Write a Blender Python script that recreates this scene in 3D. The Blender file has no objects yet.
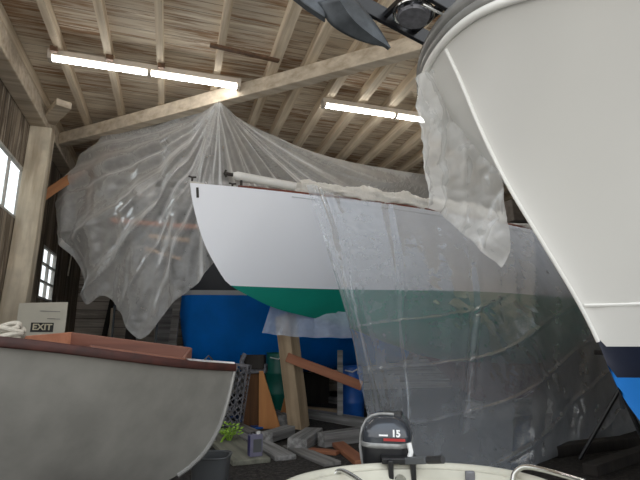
import bpy, bmesh, math, random
from mathutils import Vector, Matrix, noise

random.seed(7)
S = bpy.context.scene
COL = S.collection
R = math.radians
EYE = 1.2
PITCH = R(12.3)
CP, SP, F = math.cos(PITCH), math.sin(PITCH), 481.0
ROOM = R(17)          # the shed is turned 17 degrees to the view


# ------------------------------------------------------------------ helpers
def ray(px, py):
    u, v = (px - 320) / F, (240 - py) / F
    return u, CP - SP * v, SP + CP * v


def at(px, py, Y):
    a = ray(px, py)
    k = Y / a[1]
    return Vector((a[0] * k, Y, EYE + a[2] * k))


def atz(px, py, z):
    a = ray(px, py)
    k = (z - EYE) / a[2]
    return Vector((a[0] * k, a[1] * k, z))


def rm(s, t, z):
    """room coordinates (s right along the back wall, t towards the back) -> world"""
    return Vector((s * math.cos(ROOM) - t * math.sin(ROOM), s * math.sin(ROOM) + t * math.cos(ROOM), z))


def interp(tab, x):
    """smooth (monotone-ish Hermite) interpolation of a table of (x, y or Vector)"""
    n = len(tab)
    if x <= tab[0][0]:
        return tab[0][1]
    if x >= tab[-1][0]:
        return tab[-1][1]
    for i in range(n - 1):
        if x <= tab[i + 1][0]:
            break
    x0, y0 = tab[i]
    x1, y1 = tab[i + 1]
    h = x1 - x0
    d = (y1 - y0) * (1 / h)

    def slope(k):
        if k == 0:
            return (tab[1][1] - tab[0][1]) * (1 / (tab[1][0] - tab[0][0]))
        if k == n - 1:
            return (tab[-1][1] - tab[-2][1]) * (1 / (tab[-1][0] - tab[-2][0]))
        a = (tab[k][1] - tab[k - 1][1]) * (1 / (tab[k][0] - tab[k - 1][0]))
        b = (tab[k + 1][1] - tab[k][1]) * (1 / (tab[k + 1][0] - tab[k][0]))
        if isinstance(a, float) or isinstance(a, int):
            return 0.0 if a * b <= 0 else 2 * a * b / (a + b)
        return (a + b) * 0.5
    m0, m1 = slope(i), slope(i + 1)
    q = (x - x0) / h
    return (y0 * (2 * q ** 3 - 3 * q * q + 1) + m0 * (h * (q ** 3 - 2 * q * q + q))
            + y1 * (-2 * q ** 3 + 3 * q * q) + m1 * (h * (q ** 3 - q * q)))


class MB:
    def __init__(s):
        s.v, s.f, s.m = [], [], []

    def add(s, vs, fs, mi=0):
        o = len(s.v)
        s.v += [Vector(p) for p in vs]
        s.f += [[o + i for i in f] for f in fs]
        s.m += [mi] * len(fs)
        return s

    def box(s, c, d, M=None, mi=0):
        x, y, z = d[0] / 2, d[1] / 2, d[2] / 2
        vs = [Vector((a * x, b * y, e * z)) for a in (-1, 1) for b in (-1, 1) for e in (-1, 1)]
        if M:
            vs = [M @ p for p in vs]
        vs = [p + Vector(c) for p in vs]
        return s.add(vs, [(0, 1, 3, 2), (4, 6, 7, 5), (0, 4, 5, 1), (2, 3, 7, 6), (0, 2, 6, 4), (1, 5, 7, 3)], mi)

    def beam(s, p, q, w, h, up=(0, 0, 1), mi=0, seg=1, wob=0.0):
        p, q = Vector(p), Vector(q)
        d = (q - p).normalized()
        side = d.cross(Vector(up)).normalized()
        u = side.cross(d).normalized()
        vs, fs = [], []
        for k in range(seg + 1):
            c = p.lerp(q, k / seg)
            if wob and 0 < k < seg:
                c = c + side * random.uniform(-wob, wob) + u * random.uniform(-wob, wob)
            for a, b in ((-1, -1), (1, -1), (1, 1), (-1, 1)):
                vs.append(c + side * (a * w / 2) + u * (b * h / 2))
        for k in range(seg):
            for i in range(4):
                j = (i + 1) % 4
                fs.append((k * 4 + i, k * 4 + j, k * 4 + 4 + j, k * 4 + 4 + i))
        fs.append((3, 2, 1, 0))
        n = seg * 4
        fs.append((n, n + 1, n + 2, n + 3))
        return s.add(vs, fs, mi)

    def tube(s, pts, r, n=10, cap=True, mi=0, closed=False):
        pts = [Vector(p) for p in pts]
        rs = r if isinstance(r, (list, tuple)) else [r] * len(pts)
        N = len(pts)
        vs, fs = [], []
        up = None
        for i, p in enumerate(pts):
            a = pts[i - 1] if (i > 0 or closed) else p
            b = pts[(i + 1) % N] if (i < N - 1 or closed) else p
            d = (b - a).normalized()
            if up is None:
                up = Vector((0, 0, 1)) if abs(d.z) < .9 else Vector((1, 0, 0))
            sd = d.cross(up).normalized()
            up = sd.cross(d).normalized()
            for k in range(n):
                t = 2 * math.pi * k / n
                vs.append(p + (sd * math.cos(t) + up * math.sin(t)) * rs[i])
        for i in range(N if closed else N - 1):
            i2 = (i + 1) % N
            for k in range(n):
                k2 = (k + 1) % n
                fs.append((i * n + k, i * n + k2, i2 * n + k2, i2 * n + k))
        if cap and not closed:
            fs.append(tuple(range(n))[::-1])
            fs.append(tuple((N - 1) * n + k for k in range(n)))
        return s.add(vs, fs, mi)

    def grid(s, fn, nu, nv, mi=0, flip=False):
        vs = [fn(i / nu, j / nv) for j in range(nv + 1) for i in range(nu + 1)]
        fs = []
        w = nu + 1
        for j in range(nv):
            for i in range(nu):
                q = (j * w + i, j * w + i + 1, (j + 1) * w + i + 1, (j + 1) * w + i)
                fs.append(q[::-1] if flip else q)
        return s.add(vs, fs, mi)

    def loft(s, rings, cap=True, mi=0):
        n = len(rings[0])
        vs = [p for r in rings for p in r]
        fs = []
        for i in range(len(rings) - 1):
            for k in range(n):
                k2 = (k + 1) % n
                fs.append((i * n + k, i * n + k2, (i + 1) * n + k2, (i + 1) * n + k))
        if cap:
            fs.append(tuple(range(n))[::-1])
            fs.append(tuple((len(rings) - 1) * n + k for k in range(n)))
        return s.add(vs, fs, mi)

    def prism(s, poly, thick, mi=0):
        """flat polygon of 3-D points extruded along the vector thick"""
        poly = [Vector(p) for p in poly]
        n = len(poly)
        t = Vector(thick)
        vs = poly + [p + t for p in poly]
        fs = [tuple(range(n))[::-1], tuple(range(n, 2 * n))]
        for i in range(n):
            j = (i + 1) % n
            fs.append((i, j, n + j, n + i))
        return s.add(vs, fs, mi)

    def build(s, name, mats, parent=None, smooth=False, bevel=0.0, weld=0.0, room=False, origin=None, subd=0):
        me = bpy.data.meshes.new(name)
        off = Vector((0, 0, 0))
        if parent is not None:
            off = WPOS[parent.name]
        elif origin is not None:
            off = Vector(origin)
        me.from_pydata([tuple(p - off) for p in s.v], [], s.f)
        if not isinstance(mats, (list, tuple)):
            mats = [mats]
        for m in mats:
            me.materials.append(m)
        bm = bmesh.new()
        bm.from_mesh(me)
        for f, mi in zip(bm.faces, s.m):
            f.material_index = mi
        if weld:
            bmesh.ops.remove_doubles(bm, verts=bm.verts, dist=weld)
        bmesh.ops.recalc_face_normals(bm, faces=bm.faces)
        if smooth:
            for f in bm.faces:
                f.smooth = True
            if smooth != 'all':
                for e in bm.edges:
                    if len(e.link_faces) == 2 and e.calc_face_angle(0) > R(42):
                        e.smooth = False
        bm.to_mesh(me)
        bm.free()
        o = bpy.data.objects.new(name, me)
        COL.objects.link(o)
        if bevel:
            b = o.modifiers.new('bevel', 'BEVEL')
            b.width = bevel
            b.segments = 2
            b.limit_method = 'ANGLE'
        if subd:
            b = o.modifiers.new('subd', 'SUBSURF')
            b.levels = b.render_levels = subd
        if parent is not None:
            o.parent = parent
            WPOS[o.name] = off
        elif origin is not None:
            o.location = off
            WPOS[o.name] = off
        else:
            WPOS[o.name] = Vector((0, 0, 0))
        if room:
            o.rotation_euler = (0, 0, ROOM)
        return o


WPOS = {}


def tag(o, label, cat, group=None, kind=None):
    o['label'] = label
    o['category'] = cat
    if group:
        o['group'] = group
    if kind:
        o['kind'] = kind
    return o


def struct(o, label=None):
    o['kind'] = 'structure'
    if label:
        o['label'] = label
    return o


def thing(name, loc, label, cat, group=None):
    o = bpy.data.objects.new(name, None)
    COL.objects.link(o)
    o.location = loc
    o.empty_display_size = .1
    WPOS[o.name] = Vector(loc)
    return tag(o, label, cat, group)


def ltimber(name, p, q, w, h, mat, bevel=.008):
    p, q = Vector(p), Vector(q)
    L = (q - p).length
    mb = MB().beam((-L / 2, 0, 0), (L / 2, 0, 0), w, h, seg=4, wob=.004)
    o = mb.build(name, mat, bevel=bevel)
    o.matrix_world = Matrix.Translation((p + q) / 2) @ (q - p).to_track_quat('X', 'Z').to_matrix().to_4x4()
    return o


def text_mesh(body, size, M, depth=.003, bold=.0, name='lettering'):
    cu = bpy.data.curves.new(name + '_curve', 'FONT')
    cu.body = body
    cu.size = size
    cu.extrude = depth
    cu.offset = bold
    cu.align_x = 'CENTER'
    cu.align_y = 'CENTER'
    tmp = bpy.data.objects.new('tmp', cu)
    COL.objects.link(tmp)
    bpy.context.view_layer.update()
    dg = bpy.context.evaluated_depsgraph_get()
    me = bpy.data.meshes.new_from_object(tmp.evaluated_get(dg))
    b = MB()
    b.add([M @ v.co for v in me.vertices], [list(p.vertices) for p in me.polygons])
    bpy.data.objects.remove(tmp)
    bpy.data.meshes.remove(me)
    bpy.data.curves.remove(cu)
    return b


# ------------------------------------------------------------------ materials
def newmat(name):
    m = bpy.data.materials.new(name)
    m.use_nodes = True
    nt = m.node_tree
    nt.nodes.clear()
    out = nt.nodes.new('ShaderNodeOutputMaterial')
    return m, nt, out


def N(nt, t, **kw):
    n = nt.nodes.new(t)
    for k, v in kw.items():
        if k.startswith('i_'):
            key = k[2:]
            n.inputs[int(key) if key.isdigit() else key].default_value = v
        else:
            setattr(n, k, v)
    return n


def ramp(nt, src, stops):
    r = N(nt, 'ShaderNodeValToRGB')
    el = r.color_ramp.elements
    while len(el) < len(stops):
        el.new(.5)
    for e, (p, c) in zip(el, stops):
        e.position = p
        e.color = (*c, 1)
    nt.links.new(src, r.inputs[0])
    return r.outputs[0]


def coords(nt, scale=(1, 1, 1), rot=(0, 0, 0)):
    tc = N(nt, 'ShaderNodeTexCoord')
    mp = N(nt, 'ShaderNodeMapping')
    mp.inputs['Scale'].default_value = scale
    mp.inputs['Rotation'].default_value = rot
    nt.links.new(tc.outputs['Object'], mp.inputs[0])
    return mp.outputs[0]


def noise_tex(nt, vec, scale, detail=4, rough=.55):
    n = N(nt, 'ShaderNodeTexNoise')
    n.inputs['Scale'].default_value = scale
    n.inputs['Detail'].default_value = detail
    n.inputs['Roughness'].default_value = rough
    nt.links.new(vec, n.inputs['Vector'])
    return n.outputs['Fac']


def mixc(nt, fac, a, b, mode='MIX'):
    m = N(nt, 'ShaderNodeMix', data_type='RGBA', blend_type=mode)
    for idx, val in ((0, fac), (6, a), (7, b)):
        if isinstance(val, (int, float)):
            m.inputs[idx].default_value = val
        elif isinstance(val, tuple):
            m.inputs[idx].default_value = (*val, 1)
        else:
            nt.links.new(val, m.inputs[idx])
    return m.outputs[2]


def bsdf(nt, out, col, rough=.5, metal=0.0, coat=0.0, bump=None, bump_s=.3, bump_d=.01, spec=.5):
    p = N(nt, 'ShaderNodeBsdfPrincipled')
    if isinstance(col, tuple):
        p.inputs['Base Color'].default_value = (*col, 1)
    else:
        nt.links.new(col, p.inputs['Base Color'])
    p.inputs['Roughness'].default_value = rough
    p.inputs['Metallic'].default_value = metal
    p.inputs['Coat Weight'].default_value = coat
    p.inputs['Specular IOR Level'].default_value = spec
    if bump is not None:
        b = N(nt, 'ShaderNodeBump')
        b.inputs['Strength'].default_value = bump_s
        b.inputs['Distance'].default_value = bump_d
        nt.links.new(bump, b.inputs['Height'])
        nt.links.new(b.outputs[0], p.inputs['Normal'])
    nt.links.new(p.outputs[0], out.inputs[0])
    return p


def paint(name, c, rough=.4, var=.08, scale=3, metal=0, coat=0, bump=0.0, c2=None, spec=.5):
    m, nt, out = newmat(name)
    v = coords(nt)
    n = noise_tex(nt, v, scale, 5)
    c2 = c2 or tuple(x * (1 - var * 2) for x in c)
    col = ramp(nt, n, [(.35, c2), (.65, c)])
    bsdf(nt, out, col, rough, metal, coat, noise_tex(nt, v, scale * 12, 3) if bump else None, bump, .004, spec)
    return m


def wood(name, c, dark, along='x', scale=1.0, rough=.8, grain=14, knots=.5):
    """sawn wood: streaks running along one axis of the object"""
    m, nt, out = newmat(name)
    sc = {'x': (.7, grain, grain), 'y': (grain, .7, grain), 'z': (grain, grain, .7)}[along]
    v = coords(nt, tuple(x * scale for x in sc))
    n1 = noise_tex(nt, v, 1.0, 6, .6)
    v2 = coords(nt, (2.2, 2.2, 2.2))
    n2 = noise_tex(nt, v2, 1.3, 4)
    c1 = ramp(nt, n1, [(.3, dark), (.62, c)])
    col = mixc(nt, ramp(nt, n2, [(.38, (0, 0, 0)), (.68, (knots, knots, knots))]), c1, tuple(x * .55 for x in c))
    bsdf(nt, out, col, rough, 0, 0, n1, .35, .006)
    return m


def planks(name, across, width, along, cols, stain, stain_amt=.5, gap=.05, rough=.9, offs=0.0, peel=None):
    """boarding: each board its own tone, streaky stains along the boards, dark joints"""
    m, nt, out = newmat(name)
    tc = N(nt, 'ShaderNodeTexCoord')
    sep = N(nt, 'ShaderNodeSeparateXYZ')
    nt.links.new(tc.outputs['Object'], sep.inputs[0])
    dv = N(nt, 'ShaderNodeMath', operation='MULTIPLY_ADD')
    dv.inputs[1].default_value = 1 / width
    dv.inputs[2].default_value = offs
    nt.links.new(sep.outputs['XYZ'.index(across)], dv.inputs[0])
    fl = N(nt, 'ShaderNodeMath', operation='FLOOR')
    nt.links.new(dv.outputs[0], fl.inputs[0])
    fr = N(nt, 'ShaderNodeMath', operation='FRACT')
    nt.links.new(dv.outputs[0], fr.inputs[0])
    wn = N(nt, 'ShaderNodeTexWhiteNoise', noise_dimensions='1D')
    nt.links.new(fl.outputs[0], wn.inputs['W'])
    # shift the grain from board to board
    off = N(nt, 'ShaderNodeMath', operation='MULTIPLY')
    off.inputs[1].default_value = 37.0
    nt.links.new(wn.outputs['Value'], off.inputs[0])
    cmb = N(nt, 'ShaderNodeCombineXYZ')
    nt.links.new(off.outputs[0], cmb.inputs['XYZ'.index(along)])
    add = N(nt, 'ShaderNodeVectorMath', operation='ADD')
    nt.links.new(tc.outputs['Object'], add.inputs[0])
    nt.links.new(cmb.outputs[0], add.inputs[1])
    sc = [9.0, 9.0, 9.0]
    sc['XYZ'.index(along)] = .9
    sc['XYZ'.index(across)] = 16.0
    mp = N(nt, 'ShaderNodeMapping')
    mp.inputs['Scale'].default_value = sc
    nt.links.new(add.outputs[0], mp.inputs[0])
    g = noise_tex(nt, mp.outputs[0], 1.4, 8, .65)
    sc2 = [2.0, 2.0, 2.0]
    sc2['XYZ'.index(along)] = .55
    mp2 = N(nt, 'ShaderNodeMapping')
    mp2.inputs['Scale'].default_value = sc2
    nt.links.new(tc.outputs['Object'], mp2.inputs[0])
    big = noise_tex(nt, mp2.outputs[0], .9, 4)
    base = ramp(nt, wn.outputs['Value'], [(0, cols[0]), (1, cols[1])])
    sm = N(nt, 'ShaderNodeMath', operation='MULTIPLY_ADD')
    nt.links.new(big, sm.inputs[0])
    sm.inputs[1].default_value = .75
    sm.inputs[2].default_value = -.36
    s2 = N(nt, 'ShaderNodeMath', operation='ADD')
    nt.links.new(sm.outputs[0], s2.inputs[0])
    nt.links.new(g, s2.inputs[1])
    fac = ramp(nt, s2.outputs[0], [(.46, (0, 0, 0)), (.66, (stain_amt,) * 3)])
    col = mixc(nt, fac, base, stain)
    fine = ramp(nt, g, [(.25, (.72, .72, .72)), (.55, (1, 1, 1))])
    col = mixc(nt, .5, col, fine, 'MULTIPLY')
    if peel:
        pn = noise_tex(nt, mp.outputs[0], .9, 6, .7)
        col = mixc(nt, ramp(nt, pn, [(.55, (0, 0, 0)), (.62, (.8,) * 3)]), col, peel)
    jt = N(nt, 'ShaderNodeMath', operation='LESS_THAN')
    nt.links.new(fr.outputs[0], jt.inputs[0])
    jt.inputs[1].default_value = gap
    jf = N(nt, 'ShaderNodeMath', operation='MULTIPLY')
    nt.links.new(jt.outputs[0], jf.inputs[0])
    jf.inputs[1].default_value = .65
    col = mixc(nt, jf.outputs[0], col, tuple(x * .25 for x in stain))
    inv = N(nt, 'ShaderNodeMath', operation='SUBTRACT')
    inv.inputs[0].default_value = 1.0
    nt.links.new(jt.outputs[0], inv.inputs[1])
    hh = N(nt, 'ShaderNodeMath', operation='MULTIPLY_ADD')
    nt.links.new(g, hh.inputs[0])
    hh.inputs[1].default_value = .4
    nt.links.new(inv.outputs[0], hh.inputs[2])
    bsdf(nt, out, col, rough, 0, 0, hh.outputs[0], .5, .012, .3)
    return m


def film(name, tint=(.82, .84, .86), haze=.45, edge=.35, gloss=.16, rough=.22, wrinkle=.5, wscale=7.0, streak=.25, aniso=(1, 1, 1), gl_k=.35):
    """thin polythene: clear part + milky part + glossy skin"""
    m, nt, out = newmat(name)
    v = coords(nt, aniso)
    n1 = noise_tex(nt, v, wscale, 6, .62)
    vo = N(nt, 'ShaderNodeTexVoronoi', feature='DISTANCE_TO_EDGE')
    vo.inputs['Scale'].default_value = wscale * .9
    wv = N(nt, 'ShaderNodeMix', data_type='VECTOR')
    wv.inputs[0].default_value = .25
    nt.links.new(v, wv.inputs[4])
    nz = N(nt, 'ShaderNodeTexNoise')
    nz.inputs['Scale'].default_value = wscale * .7
    nt.links.new(v, nz.inputs['Vector'])
    nt.links.new(nz.outputs['Color'], wv.inputs[5])
    nt.links.new(wv.outputs[1], vo.inputs['Vector'])
    h = N(nt, 'ShaderNodeMath', operation='MULTIPLY_ADD')
    nt.links.new(vo.outputs['Distance'], h.inputs[0])
    h.inputs[1].default_value = 1.4
    nt.links.new(n1, h.inputs[2])
    bp = N(nt, 'ShaderNodeBump')
    bp.inputs['Strength'].default_value = wrinkle
    bp.inputs['Distance'].default_value = .012
    nt.links.new(h.outputs[0], bp.inputs['Height'])
    df = N(nt, 'ShaderNodeBsdfDiffuse')
    df.inputs[0].default_value = (*tint, 1)
    tl = N(nt, 'ShaderNodeBsdfTranslucent')
    tl.inputs[0].default_value = (*tint, 1)
    milk = N(nt, 'ShaderNodeMixShader')
    milk.inputs[0].default_value = .32
    nt.links.new(df.outputs[0], milk.inputs[1])
    nt.links.new(tl.outputs[0], milk.inputs[2])
    tr = N(nt, 'ShaderNodeBsdfTransparent')
    lw = N(nt, 'ShaderNodeLayerWeight')
    lw.inputs['Blend'].default_value = .5
    a = N(nt, 'ShaderNodeMath', operation='MULTIPLY_ADD')
    nt.links.new(lw.outputs['Facing'], a.inputs[0])
    a.inputs[1].default_value = edge
    a.inputs[2].default_value = haze - streak * .5
    a2 = N(nt, 'ShaderNodeMath', operation='MULTIPLY_ADD', use_clamp=True)
    nt.links.new(n1, a2.inputs[0])
    a2.inputs[1].default_value = streak
    nt.links.new(a.outputs[0], a2.inputs[2])
    mx = N(nt, 'ShaderNodeMixShader')
    nt.links.new(a2.outputs[0], mx.inputs[0])
    nt.links.new(tr.outputs[0], mx.inputs[1])
    nt.links.new(milk.outputs[0], mx.inputs[2])
    gl = N(nt, 'ShaderNodeBsdfGlossy')
    gl.inputs['Roughness'].default_value = rough
    gl.inputs[0].default_value = (.9, .93, .96, 1)
    fr = N(nt, 'ShaderNodeFresnel')
    fr.inputs['IOR'].default_value = 1.5
    for nd in (df, tl, gl, fr, lw):
        if nd is not lw:
            nt.links.new(bp.outputs[0], nd.inputs['Normal'])
    fg = N(nt, 'ShaderNodeMath', operation='MULTIPLY_ADD', use_clamp=True)
    nt.links.new(fr.outputs[0], fg.inputs[0])
    fg.inputs[1].default_value = gl_k
    fg.inputs[2].default_value = gloss
    m2 = N(nt, 'ShaderNodeMixShader')
    nt.links.new(fg.outputs[0], m2.inputs[0])
    nt.links.new(mx.outputs[0], m2.inputs[1])
    nt.links.new(gl.outputs[0], m2.inputs[2])
    nt.links.new(m2.outputs[0], out.inputs[0])
    return m


def emit(name, c, s):
    m, nt, out = newmat(name)
    e = N(nt, 'ShaderNodeEmission')
    e.inputs[0].default_value = (*c, 1)
    e.inputs[1].default_value = s
    nt.links.new(e.outputs[0], out.inputs[0])
    return m


M = {}
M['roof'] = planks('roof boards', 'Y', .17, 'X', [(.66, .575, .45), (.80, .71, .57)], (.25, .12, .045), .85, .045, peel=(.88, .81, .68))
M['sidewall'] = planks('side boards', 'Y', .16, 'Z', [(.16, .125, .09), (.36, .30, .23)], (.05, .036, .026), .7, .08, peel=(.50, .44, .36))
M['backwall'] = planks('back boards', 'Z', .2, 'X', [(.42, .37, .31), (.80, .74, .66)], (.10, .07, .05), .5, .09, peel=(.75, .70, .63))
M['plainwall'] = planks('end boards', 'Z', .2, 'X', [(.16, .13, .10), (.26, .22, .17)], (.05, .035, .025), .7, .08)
M['rafter'] = wood('rafter timber', (.80, .69, .53), (.46, .35, .23), 'y', 1, .85, 16, .25)
M['beam'] = wood('painted timber', (.66, .575, .455), (.38, .30, .21), 'x', .8, .85, 12, .35)
M['post'] = wood('post timber', (.74, .66, .52), (.32, .24, .15), 'z', .6, .85, 9, .6)
M['dirt'] = None
m, nt, out = newmat('dirt floor')
v = coords(nt)
n = noise_tex(nt, v, 22, 8, .7)
n2 = noise_tex(nt, v, 1.3, 4)
c = ramp(nt, n, [(.35, (.016, .015, .015)), (.55, (.055, .05, .046)), (.75, (.15, .14, .125))])
c = mixc(nt, ramp(nt, n2, [(.4, (0, 0, 0)), (.7, (.5, .5, .5))]), c, (.035, .032, .03))
bsdf(nt, out, c, .95, 0, 0, n, .8, .03, .2)
M['dirt'] = m

M['hullwhite'] = paint('white topside enamel', (.80, .83, .89), .28, .01, 1.2)
M['green'] = paint('green antifouling', (.004, .22, .165), .6, .06, 2.5, spec=.25)
M['keel'] = paint('dark red keel paint', (.09, .022, .02), .6, .15, 3)
M['rail_red'] = paint('varnished rail', (.16, .035, .018), .35, .15, 6)
M['deck'] = paint('deck cream', (.55, .53, .48), .6, .1, 4)
M['spar'] = paint('spar white', (.70, .70, .68), .45, .06, 5)
M['bronze'] = paint('dark bronze', (.05, .045, .04), .45, .2, 20, metal=.6)
M['gel'] = paint('warm white gelcoat', (.60, .59, .555), .30, .012, .8)
M['gel_trim'] = paint('white moulding', (.78, .77, .73), .25, .02, 2)
M['navy'] = paint('navy paint', (.006, .010, .026), .35, .2, 2)
M['blue'] = paint('blue bottom paint', (.0, .22, .84), .62, .10, 1.6, spec=.2)
M['blue2'] = paint('bright blue bottom paint', (.008, .15, .48), .6, .05, 2, spec=.25)
M['stripe'] = paint('boot stripe white', (.55, .58, .62), .5, .04, 3)
M['rubber'] = paint('black rubber', (.02, .02, .022), .45, .2, 8)
M['clear_rail'] = paint('dull steel', (.30, .295, .28), .22, .1, 6, metal=.2)
M['steel'] = paint('polished steel', (.62, .62, .60), .18, .05, 6, metal=1)
M['galv'] = paint('galvanised anchor steel', (.085, .095, .105), .5, .2, 10, metal=.35, bump=.2)
M['blackmetal'] = paint('black painted metal', (.010, .010, .012), .35, .2, 8)
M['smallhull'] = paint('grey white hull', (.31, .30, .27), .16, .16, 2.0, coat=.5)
M['mahog'] = wood('mahogany', (.06, .015, .010), (.026, .007, .005), 'x', 1, .6, 14, .15)
M['cedar'] = wood('orange cedar', (.50, .22, .13), (.34, .13, .07), 'x', 1, .6, 12, .12)
M['coaming'] = wood('brown coaming', (.19, .07, .04), (.11, .036, .022), 'x', 1, .5, 12, .12)
M['rope'] = paint('white rope', (.62, .57, .48), .85, .12, 40, bump=.5)
M['greyrope'] = paint('grey rope', (.24, .25, .28), .9, .2, 30, bump=.5)
M['grey_wood'] = wood('weathered grey timber', (.34, .335, .33), (.06, .058, .056), 'x', 1, .9, 16, .5)
M['grey_wood_y'] = wood('weathered grey timber b', (.26, .25, .24), (.05, .047, .044), 'x', 1, .9, 16, .4)
M['olive_wood'] = wood('grey green plank', (.25, .25, .20), (.09, .09, .07), 'x', 1, .9, 10, .3)
M['fresh_wood'] = wood('fresh sawn timber', (.46, .35, .23), (.25, .18, .11), 'x', 1, .8, 9, .3)
M['brown_wood'] = wood('brown timber', (.15, .065, .022), (.06, .026, .010), 'z', 1, .8, 9, .3)
M['orange_wood'] = wood('orange plywood', (.50, .22, .07), (.36, .14, .04), 'z', 1, .7, 8, .15)
M['red_wood'] = wood('reddish plank', (.30, .12, .06), (.18, .06, .03), 'x', 1, .7, 10, .2)
M['dark_wood'] = wood('dark timber', (.035, .03, .026), (.012, .01, .009), 'z', 1, .9, 9, .3)
M['tealplastic'] = paint('green plastic', (.006, .16, .12), .4, .1, 5)
M['blueplastic'] = paint('blue plastic', (.01, .10, .42), .4, .1, 5)
M['brown_grey'] = wood('brown grey timber', (.20, .17, .145), (.09, .075, .06), 'x', 1, .9, 10, .2)
M['greyplastic'] = paint('grey plastic', (.085, .09, .095), .5, .06, 3)
M['wire'] = paint('grey wire', (.22, .22, .24), .5, .2, 20, metal=.4)
M['can'] = paint('grey can paint', (.17, .165, .24), .4, .08, 18)
M['can_dark'] = paint('indigo can side', (.025, .02, .11), .4, .1, 8)
M['whiteplastic'] = paint('white plastic', (.80, .80, .78), .45, .05, 6)
M['leaf'] = paint('leaf green', (.32, .55, .06), .6, .2, 14)
M['paper'] = paint('white scrap', (.72, .70, .66), .8, .1, 10)
M['board'] = paint('cream board', (.56, .535, .45), .7, .05, 4)
M['black'] = paint('black card', (.012, .011, .010), .6, .1, 8)
M['cream_letter'] = paint('cream letters', (.55, .50, .36), .6, .05, 10)
M['red'] = paint('red decal', (.45, .03, .03), .4, .1, 10)
M['white'] = paint('white decal', (.92, .92, .92), .4, .02, 10)
M['cowl'] = paint('dark silver cowl', (.055, .062, .075), .2, .12, 9, metal=.2, coat=.6)
M['cowl_light'] = paint('worn silver cowl trim', (.36, .36, .35), .38, .2, 14, metal=.3)
M['dinghy'] = paint('cream fibreglass', (.60, .575, .48), .5, .08, 5, bump=.15)
M['orange_plank'] = paint('orange staging plank', (.85, .24, .07), .6, .1, 4)
M['brace'] = wood('brace board', (.34, .15, .06), (.20, .08, .03), 'x', 1, .8, 10, .2)
M['tan_plank'] = paint('tan staging plank', (.72, .45, .24), .6, .1, 4)
M['winframe'] = paint('window paint', (.55, .54, .50), .7, .15, 8)
M['housing'] = paint('lamp housing', (.62, .55, .46), .5, .08, 6)
M['tube'] = emit('lit tube', (1.0, .98, .95), 20.0)
M['rust'] = paint('rusty batten', (.16, .085, .045), .8, .25, 14)
M['glass'] = None
m, nt, out = newmat('window glass')
tr = N(nt, 'ShaderNodeBsdfTransparent')
tr.inputs[0].default_value = (.93, .96, .97, 1)
gl = N(nt, 'ShaderNodeBsdfGlossy')
gl.inputs['Roughness'].default_value = .08
mx = N(nt, 'ShaderNodeMixShader')
mx.inputs[0].default_value = .08
nt.links.new(tr.outputs[0], mx.inputs[1])
nt.links.new(gl.outputs[0], mx.inputs[2])
nt.links.new(mx.outputs[0], out.inputs[0])
M['glass'] = m
M['film_tent'] = film('tent film', (.97, .97, .95), .29, .78, .02, .2, .5, 8.0, .22)
M['film_curtain'] = film('curtain film', (.82, .88, .96), .24, .30, -.01, .24, .28, 4.0, .18, gl_k=.32)
M['film_bag'] = film('milky bag film', (.92, .91, .88), .50, .4, .0, .25, .3, 6.0, .15)
M['film_roll'] = film('rolled film', (.88, .86, .81), .88, .2, .0, .3, .8, 16.0, .2)
M['film_scrap'] = film('hanging film', (.62, .72, .90), .45, .3, .0, .25, .3, 6.0, .2)

# ------------------------------------------------------------------ the shed
T0, T1, TC = -1.5, 12.6, 2.2     # TC: roof cut back to here, out of view, to let in sky light          # front opening ... back wall
SL, SR, SW = -2.15, 9.0, -6.0
ZB = 4.74                    # underside of the roof boards

b = MB().box(((SW + SR) / 2, (T0 + T1) / 2, -.05), (SR - SW + .4, T1 - T0 + .4, .1))
struct(b.build('floor', M['dirt'], room=True))
b = MB().box(((SL - .1 + SR) / 2, (TC + T1) / 2, ZB + .03), (SR - SL + .3, T1 - TC + .2, .06))
b.box(((SL - .1 + SW) / 2, (TC + 5.2) / 2, ZB + .03), (SL - .1 - SW, 5.2 - TC, .06))
struct(b.build('ceiling', M['roof'], room=True))


def wall_with_holes(mb, a0, a1, z0, z1, holes, mk):
    """mk(a_lo, a_hi, z_lo, z_hi) adds one panel; holes are (a0,a1,z0,z1)"""
    xs = sorted({a0, a1, *[h[0] for h in holes], *[h[1] for h in holes]})
    zs = sorted({z0, z1, *[h[2] for h in holes], *[h[3] for h in holes]})
    for i in range(len(xs) - 1):
        for j in range(len(zs) - 1):
            cx, cz = (xs[i] + xs[i + 1]) / 2, (zs[j] + zs[j + 1]) / 2
            if any(h[0] < cx < h[1] and h[2] < cz < h[3] for h in holes):
                continue
            mk(xs[i], xs[i + 1], zs[j], zs[j + 1])


WIN = [(5.45, 7.5, 2.90, 3.66), (9.05, 10.05, 1.97, 2.87)]
b = MB()
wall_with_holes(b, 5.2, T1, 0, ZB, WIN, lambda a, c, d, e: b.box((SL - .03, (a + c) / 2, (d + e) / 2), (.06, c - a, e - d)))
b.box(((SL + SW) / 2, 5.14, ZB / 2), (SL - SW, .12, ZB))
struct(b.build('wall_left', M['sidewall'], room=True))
b = MB().box(((SL + SR) / 2, T1 + .06, ZB / 2), (SR - SL + .3, .12, ZB))
struct(b.build('wall_back', M['backwall'], room=True))
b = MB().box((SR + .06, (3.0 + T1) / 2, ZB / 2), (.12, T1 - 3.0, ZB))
struct(b.build('wall_right', M['plainwall'], room=True))

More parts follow.
